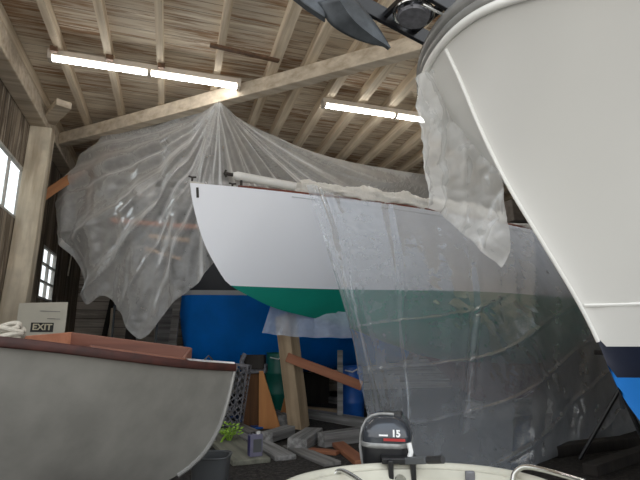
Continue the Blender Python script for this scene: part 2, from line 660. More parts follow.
for k, (t0, t1, z0, z1) in enumerate(WIN):
    f = MB()
    fw = .035
    for (c, d) in (((t0 + t1) / 2, (t1 - t0, fw)),):
        f.box((SL - .02, c, z0 + fw / 2), (.05, t1 - t0, fw))
        f.box((SL - .02, c, z1 - fw / 2), (.05, t1 - t0, fw))
    for t in (t0 + fw / 2, t1 - fw / 2):
        f.box((SL - .02, t, (z0 + z1) / 2), (.05, fw, z1 - z0 - 2 * fw))
    w = f.build('window_%d' % (k + 1), M['winframe'], room=True)
    struct(w)
    g = MB()
    if k == 0:
        for t in (6.1, 6.9):
            g.box((SL - .02, t, (z0 + z1) / 2), (.03, .035, z1 - z0 - 2 * fw))
    else:
        g.box((SL - .02, (t0 + t1) / 2, (z0 + z1) / 2), (.05, .035, z1 - z0 - 2 * fw))
        for i in (1, 2):
            g.box((SL - .02, (t0 + t1) / 2, z0 + (z1 - z0) * i / 3), (.048, t1 - t0 - 2 * fw, .035))
    gg = g.build('window_muntin', M['winframe'])
    gg.parent = w
    g = MB().box((SL - .05, (t0 + t1) / 2, (z0 + z1) / 2), (.008, t1 - t0 - .1, z1 - z0 - .1))
    gg = g.build('window_glass', M['glass'])
    gg.parent = w

# rafters, wall plate, posts, tie beam
RS = [-5.6, -5.0, -4.4, -3.8, -3.2, -2.6, -1.97, -1.46, -.92, -.32, .36, 1.04, 1.45, 1.93, 2.42, 2.88, 3.38, 3.84, 4.28] + [4.75 + .47 * i for i in range(9)]
for k, s in enumerate(RS):
    k -= 7
    hk = random.uniform(-.012, .012)
    b = MB().beam((s, TC + .05, ZB - .075), (s + hk, T1 if s > SL else 5.05, ZB - .075), (.08 if k < 4 else .115), .15, seg=6, wob=.006)
    o = b.build('rafter', M['rafter'], room=True)
    struct(o)
b = MB().box((SL + .11, (3.4 + T1) / 2, 4.46), (.22, T1 - 3.4, .26))
struct(b.build('trim_1', M['beam'], room=True, bevel=.012))      # wall plate
b = MB().beam((-1.99, 7.22, 0), (-2.0, 7.56, 4.32), .29, .24, up=(0, 1, 0), seg=5, wob=.006)
struct(b.build('wall_post', M['post'], room=True, bevel=.012))
pa, pb = (-2.1, 8.48, 4.49), (2.75, 4.03, 4.49)
b = MB().beam(pa, pb, .15, .2, seg=6, wob=.006)
o = b.build('ceiling_beam', M['beam'], room=True, bevel=.012)
struct(o)
b = MB().beam((-1.62, 6.95, 4.50), (-1.95, 7.55, 4.48), .2, .1)
struct(b.build('trim_2', M['beam'], room=True, bevel=.008))
p0, p1 = at(33, 203, 6.72), at(116, 148, 7.75)
tag(ltimber('knee_brace', p0, p1, .05, .13, M['brace'], .006), 'orange brown diagonal brace board running up from the timber wall post', 'brace')
for (q0, q1) in (((210, 45), (279, 61)),):
    a0, a1 = atz(*q0, 4.575), atz(*q1, 4.575)
    b = MB().beam(a0, a1, .06, .03)
    tag(b.build('batten', M['rust'], bevel=.004), 'short rusty brown batten nailed across the rafters above the tie beam', 'batten')


# ------------------------------------------------------------------ fluorescent fittings
def fitting(s0, s1, t, label):
    root = thing('fluorescent_light', rm((s0 + s1) / 2, t, 4.59), label, 'ceiling light', 'fluorescent strip lights under the rafters')
    M4 = lambda s, z, dt=0: rm(s, t + dt, z)
    MB().beam(M4(s0 - .02, 4.555), M4(s1 + .02, 4.555), .11, .07).build('housing', M['housing'], root, bevel=.006)
    sm = (s0 + s1) / 2
    for a, c in ((s0 + .03, sm - .03), (sm + .03, s1 - .03)):
        tb = MB()
        tb.tube([M4(a, 4.492), M4(c, 4.492)], .027, 12)
        tb.build('tube', M['tube'], root, smooth=True)
    for s in (s0 + .01, sm, s1 - .01):
        MB().box(M4(s, 4.50), (.045, .12, .07), Matrix.Rotation(ROOM, 3, 'Z')).build('lamp_holder', M['housing'], root, bevel=.004)
    return root


fitting(-1.56, .66, 5.78, 'long lit fluorescent strip light beside the tied peak of the plastic tent')
fitting(1.86, 4.08, 5.93, 'lit fluorescent strip light above the sailboat, partly hidden by the white bow')
for s_ in (-1.5, -.9, -.31):
    b = MB().box(rm(s_, 5.68, 4.565), (.08, .05, .07), Matrix.Rotation(ROOM, 3, 'Z'))
    tag(b.build('wood_cleat', M['rust'], bevel=.004), 'small rusty wood cleat on a rafter behind the longer strip light', 'cleat', 'cleats above the strip light')


# ------------------------------------------------------------------ boats
class Boat:
    """x aft from the bow, off to the starboard or port, z up"""

    def __init__(s, bow, deg, flip=1):
        s.o = Vector((bow[0], bow[1], 0))
        a = R(deg)
        s.a = Vector((math.cos(a), math.sin(a), 0))
        s.n = Vector((math.sin(a), -math.cos(a), 0)) * flip   # towards the camera

    def w(s, x, off, z):
        p = s.o + s.a * x + s.n * off
        return Vector((p.x, p.y, z))

    def hull(s, xs, zlo_t, zhi_t, nrow, mb, sides=(1, -1)):
        for sd in sides:
            n = len(xs) - 1

            def fn(u, v):
                x = xs[round(u * n)]
                zk, zs = s.zk(x), s.zs(x)
                lo, hi = max(zk, zlo_t if zlo_t is not None else zk), min(zs, zhi_t if zhi_t is not None else zs)
                hi = max(hi, lo)
                z = lo + (hi - lo) * v
                return s.w(x, sd * s.y(x, z), z)
            mb.grid(fn, n, nrow)
        return mb

    def y(s, x, z):
        zk, zs = s.zk(x), s.zs(x)
        t = min(1, max(0, (z - zk) / max(1e-4, zs - zk)))
        return s.bs(x) * t ** s.e(x)

    def deckgrid(s, xs, drop, nw=6, camber=.05):
        mb = MB()
        n = len(xs) - 1

        def fn(u, v):
            x = xs[round(u * n)]
            w = (v * 2 - 1)
            return s.w(x, w * max(0.001, s.bs(x) - .005), s.zs(x) - drop + camber * (1 - w * w))
        mb.grid(fn, n, nw)
        return mb

    def edge(s, xs, sd, dz=0, inset=0.0):
        return [s.w(x, sd * (s.bs(x) - inset), s.zs(x) + dz) for x in xs]

    def transom(s, x, n=10):
        mb = MB()
        zs, zk = s.zs(x), s.zk(x)
        pts = [s.w(x, s.y(x, zk + (zs - zk) * k / n), zk + (zs - zk) * k / n) for k in range(n + 1)]
        pts2 = [s.w(x, -s.y(x, zk + (zs - zk) * k / n), zk + (zs - zk) * k / n) for k in range(n, 0, -1)]
        mb.add(pts + pts2, [list(range(len(pts) + len(pts2)))])
        return mb


def spread(L, n, p=2.0):
    return [L * (i / n) ** p for i in range(n + 1)]


# --- the white and green sailboat
sb = Boat((-1.704, 6.0), 30)
sb.zk = lambda x: interp([(0, 3.262), (.04, 3.05), (.14, 2.72), (.24, 2.47), (.39, 2.22), (.57, 1.99), (.89, 1.83), (1.26, 1.69), (1.64, 1.61), (2.17, 1.52), (3.2, 1.22), (4.5, .92), (6.5, .85), (8.0, 1.3), (9.2, 1.9)], x)
sb.zs = lambda x: interp([(0, 3.272), (1.4, 3.13), (2.9, 3.0), (5.0, 2.9), (7.0, 2.9), (9.2, 3.0)], x)
sb.bs = lambda x: interp([(0, .012), (.15, .10), (.5, .30), (1.4, .74), (2.9, 1.30), (4.5, 1.52), (6.0, 1.5), (7.6, 1.25), (9.2, .85)], x)
sb.e = lambda x: interp([(0, 1.0), (1.0, .98), (1.95, .86), (3.2, .55), (4.5, .36), (6.5, .36), (9.2, .6)], x)
xs = spread(9.2, 64, 1.7)
root = thing('sailboat', sb.w(4.6, 0, 0), 'white hulled sailboat with green bottom half draped in clear plastic', 'sailboat')
WL = 1.96
h = sb.hull(xs, WL, None, 18, MB())
h.v += []
h.build('topside', M['hullwhite'], root, smooth=True, weld=.0008)
h = sb.hull(xs, None, WL, 14, MB())
h.build('underbody', M['green'], root, smooth=True, weld=.0008)
sb.transom(9.2).build('transom', M['hullwhite'], root)
sb.deckgrid(xs, .012).build('deck', M['deck'], root, smooth=True)
rails = MB()
rx = [.55 + (9.1 - .55) * i / 40 for i in range(41)]
for sd in (1, -1):
    rails.tube(sb.edge(rx, sd, .012, .012), .017, 8)
rails.build('toe_rail', M['rail_red'], root, smooth=True)
bs_ = MB()
bx = [.3 + (9.1 - .3) * i / 40 for i in range(41)]
bs_.tube([sb.w(x, sb.y(x, sb.zs(x) - .05) + .003, sb.zs(x) - .05) for x in bx[4:]], .008, 6)
bs_.build('rubbing_band', M['stripe'], root, smooth=True)
# keel: foil section lofted down
rings = []
for z, x0, x1, th in ((1.5, 3.4, 7.0, .34), (1.1, 3.8, 6.9, .24), (.6, 4.5, 6.8, .20), (.28, 5.0, 6.7, .24)):
    ring = []
    for k in range(20):
        t = 2 * math.pi * k / 20
        xx = (x0 + x1) / 2 + (x1 - x0) / 2 * math.cos(t)
        ring.append(sb.w(xx, th * .5 * math.sin(t) * (1 - .35 * math.cos(t)), z))
    rings.append(ring)
MB().loft(rings).build('keel', M['keel'], root, smooth=True)
# bow fittings
st = MB()
for zz in (3.20, 3.13, 3.06):
    pass
c0, c1 = sb.w(.085, sb.y(.085, 3.20) + .006, 3.21), sb.w(.10, sb.y(.10, 3.08) + .006, 3.075)
st.beam(c0, c1, .035, .012, up=sb.n)
st.build('hawse_slot', M['bronze'], root, bevel=.005)
for x in (.02, .52, .78):
    cl = MB()
    base = sb.w(x, .02 if x < .1 else sb.bs(x) * .55, sb.zs(x) + .03)
    cl.tube([base, base + Vector((0, 0, .05))], .014, 8)
    d = sb.a * .05
    cl.tube([base - d + Vector((0, 0, .055)), base + Vector((0, 0, .05)), base + d + Vector((0, 0, .06))], .012, 8)
    cl.build('cleat', M['bronze'], root, smooth=True)

# timber blocks under the keel
b = MB().box(sb.w(5.85, 0, .14), (1.9, .45, .278), Matrix.Rotation(R(30), 3, 'Z'))
tag(b.build('keel_block', M['grey_wood'], bevel=.01), 'long grey timber block carrying the keel of the sailboat', 'block')

# --- spar resting on the deck
s0, s1 = at(233, 175, 6.35), at(302, 188, 6.72)
z_off = 0
sp = thing('spar', (s0 + s1) / 2, 'slim white spar lying along the foredeck of the sailboat', 'spar')
dd = (s1 - s0).normalized()
MB().tube([s0, s0 + dd * .06, s1 + dd * 1.6], [.04, .062, .066], 14).build('tube', M['spar'], sp, smooth=True)
ef = MB()
ef.tube([s0 - dd * .10, s0 + dd * .02], .024, 10)
ef.tube([s0 - dd * .10 + Vector((0, 0, .05)), s0 - dd * .12, s0 - dd * .09 - Vector((0, 0, .05))], .016, 8)
ef.build('end_fitting', M['bronze'], sp, smooth=True)
for q in (.12, .95):
    pc = s0 + dd * q
    MB().tube([pc - Vector((0, 0, .02)), Vector((pc.x, pc.y, 3.08))], .02, 8).build('cradle', M['bronze'], sp, smooth=True)


# --- plastic film rolled along the sheer
def roll_fn(u, v):
    x = 1.28 + (5.6 - 1.28) * u
    t = 2 * math.pi * v
    r = .10 + .03 * noise.noise(Vector((x * 3.1, 4.2, 1))) + .012 * math.sin(t * 5 + x * 9)
    c = sb.w(x, sb.bs(x) - .06 + .02 * noise.noise(Vector((x * 2, 0, 5))), sb.zs(x) + .105 + .03 * noise.noise(Vector((x * 4, 9, 0))))
    q = Vector((x * 8, math.cos(t) * 2.2, math.sin(t) * 2.2))
    r += .035 * noise.noise(q) - .04 * abs(noise.noise(q * 2.3))
    return c + sb.n * (r * math.cos(t)) + Vector((0, 0, r * math.sin(t)))


o = MB().grid(roll_fn, 220, 26).build('plastic_roll', M['film_roll'], smooth='all', weld=.0005)
tag(o, 'crumpled roll of milky plastic film bunched along the sailboat rail', 'plastic sheet')

# --- big white powerboat on the right
pbt = Boat((.82, 2.85), 15)
pbt.zk = lambda x: interp([(0, 3.165), (.11, 2.91), (.23, 2.59), (.39, 2.24), (.64, 1.82), (.86, 1.45), (.98, 1.19), (1.04, 1.0), (1.21, .74), (1.45, .52), (2.0, .38), (4.0, .32), (6.5, .34)], x)
pbt.zs = lambda x: interp([(0, 3.172), (.15, 3.08), (.5, 2.98), (1.2, 2.87), (2.5, 2.76), (4, 2.66), (6.5, 2.6)], x)
pbt.bs = lambda x: (1.5 * (1 - math.exp(-((max(x, 0) + .0005) / .50) ** .54)) + .012 if x < 2.2 else 1.5 * (1 - math.exp(-((x) / .50) ** .54)) + .012)
pbt.e = lambda x: interp([(0, 1.25), (.3, 1.4), (.8, 1.55), (1.4, 1.4), (2.5, .9), (4, .5), (6.5, .3)], x)
xs = spread(6.5, 90, 2.6)
root = thing('motorboat', pbt.w(3.2, 0, 0), 'big white motorboat with flared bow and blue bottom', 'boat')
pbt.hull(xs, 1.19, None, 26, MB()).build('topside', M['gel'], root, smooth=True, weld=.0006)
pbt.hull(xs, 1.0, 1.19, 4, MB()).build('boot_stripe', M['navy'], root, smooth=True, weld=.0006)
pbt.hull(xs, None, 1.0, 8, MB()).build('underbody', M['blue2'], root, smooth=True, weld=.0006)
pbt.transom(6.5).build('transom', M['gel'], root)
pbt.deckgrid(xs, -.015, 8, .06).build('deck', M['gel_trim'], root, smooth=True)
mould = MB()
mx_ = spread(6.45, 70, 2.6)
loop = pbt.edge(mx_[::-1], -1, -.01, .004) + pbt.edge(mx_[1:], 1, -.01, .004)
mould.tube(loop, .028, 10)
mould.build('gunwale_moulding', M['gel_trim'], root, smooth=True)
rub = MB()
loop = pbt.edge(mx_[::-1], -1, .045, .012) + pbt.edge(mx_[1:], 1, .045, .012)
rub.tube(loop, .036, 12)
rub.build('rub_rail', M['clear_rail'], root, smooth=True)
rub = MB()
loop = pbt.edge(mx_[::-1], -1, .125, .04) + pbt.edge(mx_[1:], 1, .125, .04)
rub.tube(loop, .05, 12)
rub.build('bulwark_cap', M['clear_rail'], root, smooth=True)
# knuckle low on the topside
kn = MB()
kx = [.885 + i * (5.3 - .885) / 40 for i in range(41)]
kn.tube([pbt.w(x, pbt.y(x, 1.445) + .002, 1.445) for x in kx], .011, 6)
kn.build('spray_rail', M['gel_trim'], root, smooth=True)
# stem band: small flat along the stem
sm_ = MB()
zz = [3.12 - i * (3.12 - 1.22) / 24 for i in range(25)]


def stem_x(z):
    lo, hi = 0, 2
    for _ in range(40):
        md = (lo + hi) / 2
        if pbt.zk(md) > z:
            lo = md
        else:
            hi = md
    return lo


sm_.tube([pbt.w(stem_x(z) - .002, 0, z) for z in zz], .013, 8)
sm_.build('stem_band', M['gel_trim'], root, smooth=True)
# bow platform with roller and windlass
pd = Vector((-.64, -.36, .09)).normalized()
pn = Vector((0, 0, 1)).cross(pd).normalized()
pu = pd.cross(pn)
P0 = Vector((.92, 3.0, 3.375))
plat = MB()
for off in (-.17, .17):
    plat.beam(P0 + pn * off, P0 + pd * .92 + pn * off, .03, .125, up=pu)
plat.beam(P0 + pd * .90 - pn * .18, P0 + pd * .90 + pn * .18, .03, .12, up=pu)
plat.beam(P0 + pd * .45 - pn * .18, P0 + pd * .45 + pn * .18, .03, .05, up=pu)
plat.beam(P0 + pd * .2 - pn * .18, P0 + pd * .2 + pn * .18, .05, .05, up=pu)
pl = plat.build('bow_platform', M['blackmetal'], root, bevel=.006)
rl = MB()
rc = P0 + pd * .80
rl.tube([rc - pn * .14, rc - pn * .05, rc, rc + pn * .05, rc + pn * .14], [.06, .055, .03, .055, .06], 16)
rl.build('bow_roller', M['rubber'], pl, smooth=True)
wl = MB()
wc = P0 + pd * .33 - pu * .01
wl.tube([wc - pu * .07, wc - pu * .05, wc, wc + pu * .05, wc + pu * .08], [.10, .11, .065, .11, .09], 20)
for k in range(8):
    t = 2 * math.pi * k / 8
    e1 = wc + (pd * math.cos(t) + pn * math.sin(t)) * .10
    wl.tube([e1 - pu * .06, e1 + pu * .06], .012, 6)
wl.build('windlass', M['wire'], pl, smooth=True)
wl = MB()
wl.tube([wc + (pd * math.cos(2 * math.pi * k / 24) + pn * math.sin(2 * math.pi * k / 24)) * .13 - pu * .03 for k in range(24)], .012, 8, closed=True)
wl.build('windlass_ring', M['steel'], pl, smooth=True)
wl = MB()
wl.tube([P0 + pd * .12 + pn * .15 - pu * .08, P0 + pd * .38 + pn * .15 - pu * .10], .010, 8)
wl.build('chrome_pin', M['steel'], pl, smooth=True)

# anchor hanging from the bow platform
an_tip = at(389, 47, 2.72)
an_mid = at(322, 8, 2.62)
an = thing('anchor', an_mid, 'dark grey plough anchor hanging from the bow platform of the motorboat', 'anchor')
axis = (an_tip - an_mid)
side = axis.cross(Vector((0, 1, .25))).normalized()    # across the blade as seen
face = side.cross(axis.normalized()).normalized()
if side.z > 0:
    side = -side


bl_r = [(0, at(352, -6, 2.62)), (.3, at(368, 13, 2.66)), (.65, at(381, 31, 2.70)), (1, at(391, 47.5, 2.73))]
bl_m = [(0, at(338, -2, 2.50)), (.3, at(352, 18, 2.56)), (.65, at(370, 34, 2.64)), (1, at(390.5, 47.8, 2.728))]
bl_l = [(0, at(317, 2, 2.58)), (.3, at(330, 24, 2.62)), (.65, at(357, 40, 2.68)), (1, at(389.5, 48.4, 2.732))]


def blade(u, v):
    a_, m_, c_ = interp(bl_l, u), interp(bl_m, u), interp(bl_r, u)
    if v < .5:
        return a_.lerp(m_, v * 2)
    return m_.lerp(c_, v * 2 - 1)


fl = MB()
fl.grid(blade, 20, 10)
o = fl.build('fluke', M['galv'], an, smooth=True, weld=.002)
sd_ = o.modifiers.new('thick', 'SOLIDIFY')
sd_.thickness = .03
heel = an_mid + Vector((.02, .0, .02))
shk = MB()
top = an_mid + Vector((-.34, -.08, .20))
shk.loft([[p + Vector((0, dy, 0)) + dz for dy, dz in ((-.03, Vector((0, 0, -h_))), (.03, Vector((0, 0, -h_))), (.03, Vector((0, 0, h_))), (-.03, Vector((0, 0, h_))))]
          for p, h_ in ((heel, .11), (heel.lerp(top, .35), .10), (heel.lerp(top, .7), .07), (top, .05))])
shk.build('shank', M['galv'], an, bevel=.01)
# the shank is carried by a chain shackle to the platform
sh = MB()
sh.tube([heel + Vector((0, 0, .02)), rc - pu * .03], .022, 8)
sh.build('shackle', M['blackmetal'], an, smooth=True)

# keel blocks and stands of the motorboat
b = MB().box(pbt.w(3.6, 0, .155), (.5, 1.0, .31), Matrix.Rotation(R(15), 3, 'Z'))
tag(b.build('keel_block', M['dark_wood'], bevel=.01), 'dark timber block under the keel of the motorboat', 'block')

# --- left small boat
lb = Boat((-.62, 3.6), 210, -1)
lb.a = Vector((-.87, -.49, 0)).normalized()
lb.n = Vector((.49, -.87, 0)).normalized()
lb.zk = lambda x: interp([(0, 1.05), (.04, .84), (.10, .64), (.22, .46), (.42, .34), (.9, .24), (1.8, .20), (3.4, .28)], x)
lb.zs = lambda x: interp([(0, 1.062), (.4, 1.10), (.8, 1.155), (1.3, 1.225), (1.9, 1.28), (3.4, 1.36)], x)
lb.bs = lambda x: interp([(0, .015), (.1, .085), (.3, .23), (.8, .50), (1.3, .67), (2.0, .80), (2.8, .80), (3.4, .7)], x)
lb.e = lambda x: interp([(0, 1.1), (.5, .95), (1.0, .65), (2.0, .42), (3.4, .36)], x)
xs = spread(3.4, 50, 1.5)
root = thing('rowing_boat', lb.w(1.7, 0, 0), 'grey white wooden boat with mahogany rail and brown coaming by the shed post', 'boat')
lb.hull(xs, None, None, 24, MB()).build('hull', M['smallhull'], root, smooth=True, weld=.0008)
lb.transom(3.4).build('transom', M['mahog'], root)
rail = MB()
for sd in (1, -1):
    pts = lb.edge(xs, sd, -.022, -.008)
    n = len(pts)

    def rf(u, v, pts=pts, n=n, sd=sd):
        p = pts[round(u * (n - 1))]
        t = 2 * math.pi * v
        cx, cz = math.cos(t), math.sin(t)
        sx = math.copysign(abs(cx) ** .5, cx) * .018
        sz = math.copysign(abs(cz) ** .5, cz) * .026
        return p + lb.n * (sd * sx) + Vector((0, 0, sz))
    rail.grid(rf, n - 1, 14)
rail.build('rubbing_strake', M['mahog'], root, smooth=True)


def ldeck(u, v):
    x = xs[round(u * (len(xs) - 1))]
    w = v * 2 - 1
    return lb.w(x, w * max(.002, lb.bs(x) - .01), lb.zs(x) + .004 + .012 * (1 - w * w))


# foredeck and narrow side decks around an open cockpit
dk = MB()
xf = [x for x in xs if x <= .42]
dk.grid(lambda u, v: lb.w(xf[round(u * (len(xf) - 1))], (v * 2 - 1) * max(.002, lb.bs(xf[round(u * (len(xf) - 1))]) - .01), lb.zs(xf[round(u * (len(xf) - 1))]) + .004 + .012 * (1 - (v * 2 - 1) ** 2)), len(xf) - 1, 8)
xr = [x for x in xs if x >= xf[-1] - 1e-6]
for sd in (1, -1):
    dk.grid(lambda u, v, sd=sd: lb.w(xr[round(u * (len(xr) - 1))], sd * (lb.bs(xr[round(u * (len(xr) - 1))]) - .01 - v * .13), lb.zs(xr[round(u * (len(xr) - 1))]) + .004), len(xr) - 1, 2)
dk.build('deck', M['gel_trim'], root, smooth=True)


def plank_wall(p, q, z0p, z1p, z0q, z1q, th, name, mat, par):
    d = Vector((q[0] - p[0], q[1] - p[1], 0)).normalized()
    nn = Vector((-d.y, d.x, 0)) * th
    P = [Vector((p[0], p[1], z0p)), Vector((q[0], q[1], z0q)), Vector((q[0], q[1], z1q)), Vector((p[0], p[1], z1p))]
    return MB().prism(P, nn).build(name, mat, par, bevel=.004)


cA = at(191, 353, 3.46)
cB = at(70, 340, 3.45)
cC = at(22, 342, 3.08)
zA, zB_, zC = at(191, 347.5, 3.46).z, at(70, 332, 3.45).z, at(22, 336, 3.08).z
plank_wall(cA, cB, zA - .16, zA, zB_ - .20, zB_, .022, 'coaming_board', M['coaming'], root)
plank_wall(cB, cC, zB_ - .20, zB_, zC - .2, zC, .022, 'coaming_board', M['cedar'], root)
nA, nB = lb.w(.42, .22, 0), lb.w(1.0, .42, 0)
plank_wall(nA, nB, 1.03, lb.zs(.42) + .012, 1.05, lb.zs(1.0) + .015, .02, 'coaming_board', M['coaming'], root)
nC = at(192, 353, 3.44)
plank_wall(nA, nC, 1.02, lb.zs(.42) + .012, zA - .16, zA - .003, .02, 'coaming_board', M['coaming'], root)
th_ = MB().beam(lb.w(1.05, -.48, 1.14), lb.w(1.05, .48, 1.14), .2, .025)
th_.build('thwart', M['coaming'], root, bevel=.004)
sb2 = MB()
zz = [1.05 - i * (1.05 - .36) / 16 for i in range(17)]


def lstem(z):
    lo, hi = 0, 3
    for _ in range(40):
        md = (lo + hi) / 2
        if lb.zk(md) > z:
            lo = md
        else:
            hi = md
    return lo


sb2.tube([lb.w(lstem(z) - .004, 0, z) for z in zz], .016, 8)
sb2.build('stem_band', M['clear_rail'], root, smooth=True)
pe = MB()
e0 = lb.w(.2, .02, lb.zs(.2) + .016)
pe.tube([e0 + lb.a * -.03, e0 + Vector((0, 0, .03)), e0 + lb.a * .03], .006, 6)
pe.build('deck_eye', M['bronze'], root, smooth=True)
# stands under the small boat
for x in (.75, 2.6):
    zk = lb.zk(x)
    b = MB().box(lb.w(x, 0, zk / 2 - .01), (.2, .7, zk - .02), Matrix.Rotation(R(29), 3, 'Z'))
    tag(b.build('support_block', M['dark_wood'], bevel=.01),
        'dark timber block under the %s of the grey white boat' % ('forefoot' if x < 1 else 'after end'), 'block')

# white rope coil on its side deck
rp = MB()
cr = at(-4, 337, 3.0)
for k in range(7):
    rr = .10 + .012 * (k % 3)
    pts = []
    for i in range(25):
        t = 2 * math.pi * i / 24
        pts.append(cr + Vector((rr * math.cos(t) * 1.25, rr * math.sin(t) * .7, -.03 + .016 * k + .02 * math.sin(t * 2 + k))))
    rp.tube(pts, .016, 8, cap=False)
o = rp.build('rope_coil', M['rope'], smooth=True)
tag(o, 'coil of thick cream rope lying on the mahogany railed boat', 'rope')

# grey bin by the forefoot
bc = at(211, 462, 4.1)
bn = thing('bin', (bc.x, bc.y, 0), 'smooth dark grey plastic bin on the floor below the grey white bow', 'bin')
rings = []
for z, r in ((0, .115), (.02, .122), (.30, .145), (.345, .15), (.345, .135), (.05, .115)):
    rings.append([Vector((bc.x, bc.y, 0)) + Vector((r * math.copysign(abs(math.cos(t)) ** .55, math.cos(t)), r * math.copysign(abs(math.sin(t)) ** .55, math.sin(t)), z)) for t in [2 * math.pi * k / 32 for k in range(32)]])
MB().loft(rings).build('tub', M['greyplastic'], bn, smooth=True)
rr = [Vector((bc.x + .152 * math.copysign(abs(math.cos(t)) ** .55, math.cos(t)), bc.y + .152 * math.copysign(abs(math.sin(t)) ** .55, math.sin(t)), .345)) for t in [2 * math.pi * k / 32 for k in range(32)]]
MB().tube(rr, .008, 6, closed=True).build('rim', M['greyplastic'], bn, smooth=True)

# --- navy boat behind
nb = Boat((-3.94, 9.2), 22)
nb.zk = lambda x: interp([(0, 3.91), (.22, 3.41), (.65, 2.77), (1.10, 2.28), (1.21, 2.12), (1.25, 1.80), (1.3, 1.47), (1.4, 1.0), (1.9, .72), (3.5, .62), (6.2, .8)], x)
nb.zs = lambda x: interp([(0, 3.92), (3, 3.7), (6.2, 3.65)], x)
nb.bs = lambda x: interp([(0, .02), (.5, .30), (1.5, .75), (3.5, 1.25), (6.2, 1.1)], x)
nb.e = lambda x: interp([(0, .9), (1.0, .8), (1.3, .42), (2.2, .34), (7, .3)], x)
xs = sorted(set(spread(6.2, 60, 1.5) + [1.0 + .02 * i for i in range(25)]))
root = thing('navy_sailboat', nb.w(3.1, 0, 0), 'navy topped sailboat with white stripe and bright blue bottom behind the green one', 'sailboat')
nb.hull(xs, 2.23, None, 10, MB()).build('topside', M['navy'], root, smooth=True, weld=.0008)
nb.hull(xs, 2.14, 2.23, 2, MB()).build('boot_stripe', M['stripe'], root, smooth=True, weld=.0008)
nb.hull(xs, None, 2.14, 14, MB()).build('underbody', M['blue'], root, smooth=True, weld=.0008)
nb.transom(6.2).build('transom', M['navy'], root)
nb.deckgrid(xs, .02).build('deck', M['deck'], root, smooth=True)
# pulpit
zr0, zr1 = 4.38, 4.19
pr = MB()


def pul(z, xo):
    pts = [nb.w(2.6, nb.bs(2.6) - .05, z - .05)]
    pts += [nb.w(1.6, .72, z - .02), nb.w(.8, .52, z), nb.w(.1, .38, z)]
    for k in range(1, 8):
        t = math.pi * k / 8
        pts.append(nb.w(.1 - .55 * math.sin(t) + xo, .38 * math.cos(t), z))
    pts += [nb.w(.1, -.38, z), nb.w(.8, -.52, z), nb.w(1.6, -.72, z - .02)]
    return pts


MB().tube(pul(zr0, 0), .032, 8).build('pulpit_rail', M['white'], root, smooth=True)
MB().tube(pul(zr1, .06), .028, 8).build('pulpit_rail', M['white'], root, smooth=True)
for (x, off) in ((.45, .44), (.45, -.44), (1.6, .72), (1.6, -.72)):
    MB().tube([nb.w(x + .06, off * .8 if x < 1 else off, nb.zs(x) - .02), nb.w(x, off, zr0 - .01)], .018, 8).build('stanchion', M['white'], root, smooth=True)
# white card hanging on the pulpit
cc = at(146, 189, 8.7)
b = MB().box(cc, (.34, .02, .32))
tag(b.build('card', M['white'], bevel=.004), 'square white card hung on the pulpit rail under the plastic tent', 'card')
# staging planks
for (a, c2, lab, mt) in (((112, 221, 8.35), (212, 229, 8.45), 'long orange plank seen through the plastic tent', 'orange_plank'),
                         ((150, 237, 8.37), (190, 241, 8.42), 'short upper tan plank below the long orange plank', 'tan_plank'),
                         ((146, 249, 8.37), (182, 260, 8.40), 'lowest tan plank, tilted, seen through the plastic tent', 'tan_plank')):
    b = MB().beam(at(*a), at(*c2), .20, .07 if 'long' in lab else .06)
    tag(b.build('staging_plank', M[mt], bevel=.006), lab, 'plank', 'planks at the navy bow')
# a trestle that carries them
tr_ = thing('staging_trestle', at(150, 240, 8.5), 'pale metal staging frame at the navy bow inside the plastic tent', 'trestle')
for px in (122, 164):
    for dY in (-.05, .25):
        p = at(px, 226, 8.5 + dY)
        MB().tube([Vector((p.x, p.y, 0)), Vector((p.x, p.y, 3.85))], .02, 8).build('upright', M['galv'], tr_, smooth=True)
for z_ in (3.38, 3.12, 2.85):
    p, q = at(122, 226, 8.45), at(164, 226, 8.45)
    MB().tube([Vector((p.x, p.y, z_ - .1)), Vector((q.x, q.y, z_ - .1))], .018, 8).build('rung', M['galv'], tr_, smooth=True)
b = MB().box(nb.w(3.6, 0, .305), (1.6, .35, .61), Matrix.Rotation(R(22), 3, 'Z'))
tag(b.build('keel_block', M['dark_wood'], bevel=.01), 'dark timber stack under the bright blue bottom', 'block')


# ------------------------------------------------------------------ plastic sheets
def sheet(name, fn, nu, nv, disp, mat, label):
    e = 1e-3

    def g(u, v):
        p = fn(u, v)
        du = fn(min(1, u + e), v) - fn(max(0, u - e), v)
        dv = fn(u, min(1, v + e)) - fn(u, max(0, v - e))
        n = du.cross(dv)
        n = n.normalized() if n.length > 1e-9 else Vector((0, -1, 0))
        if n.y > 0:
            n = -n
        return p + n * disp(u, v, p)
    o = MB().grid(g, nu, nv).build(name, mat, smooth='all')
    tag(o, label, 'plastic sheet')
    return o


def crumple(p, f, seed=0):
    q = p * f + Vector((seed, seed * 1.7, -seed))
    return (abs(noise.noise(q)) + .5 * abs(noise.noise(q * 2.1)) + .25 * abs(noise.noise(q * 4.3))) - .45


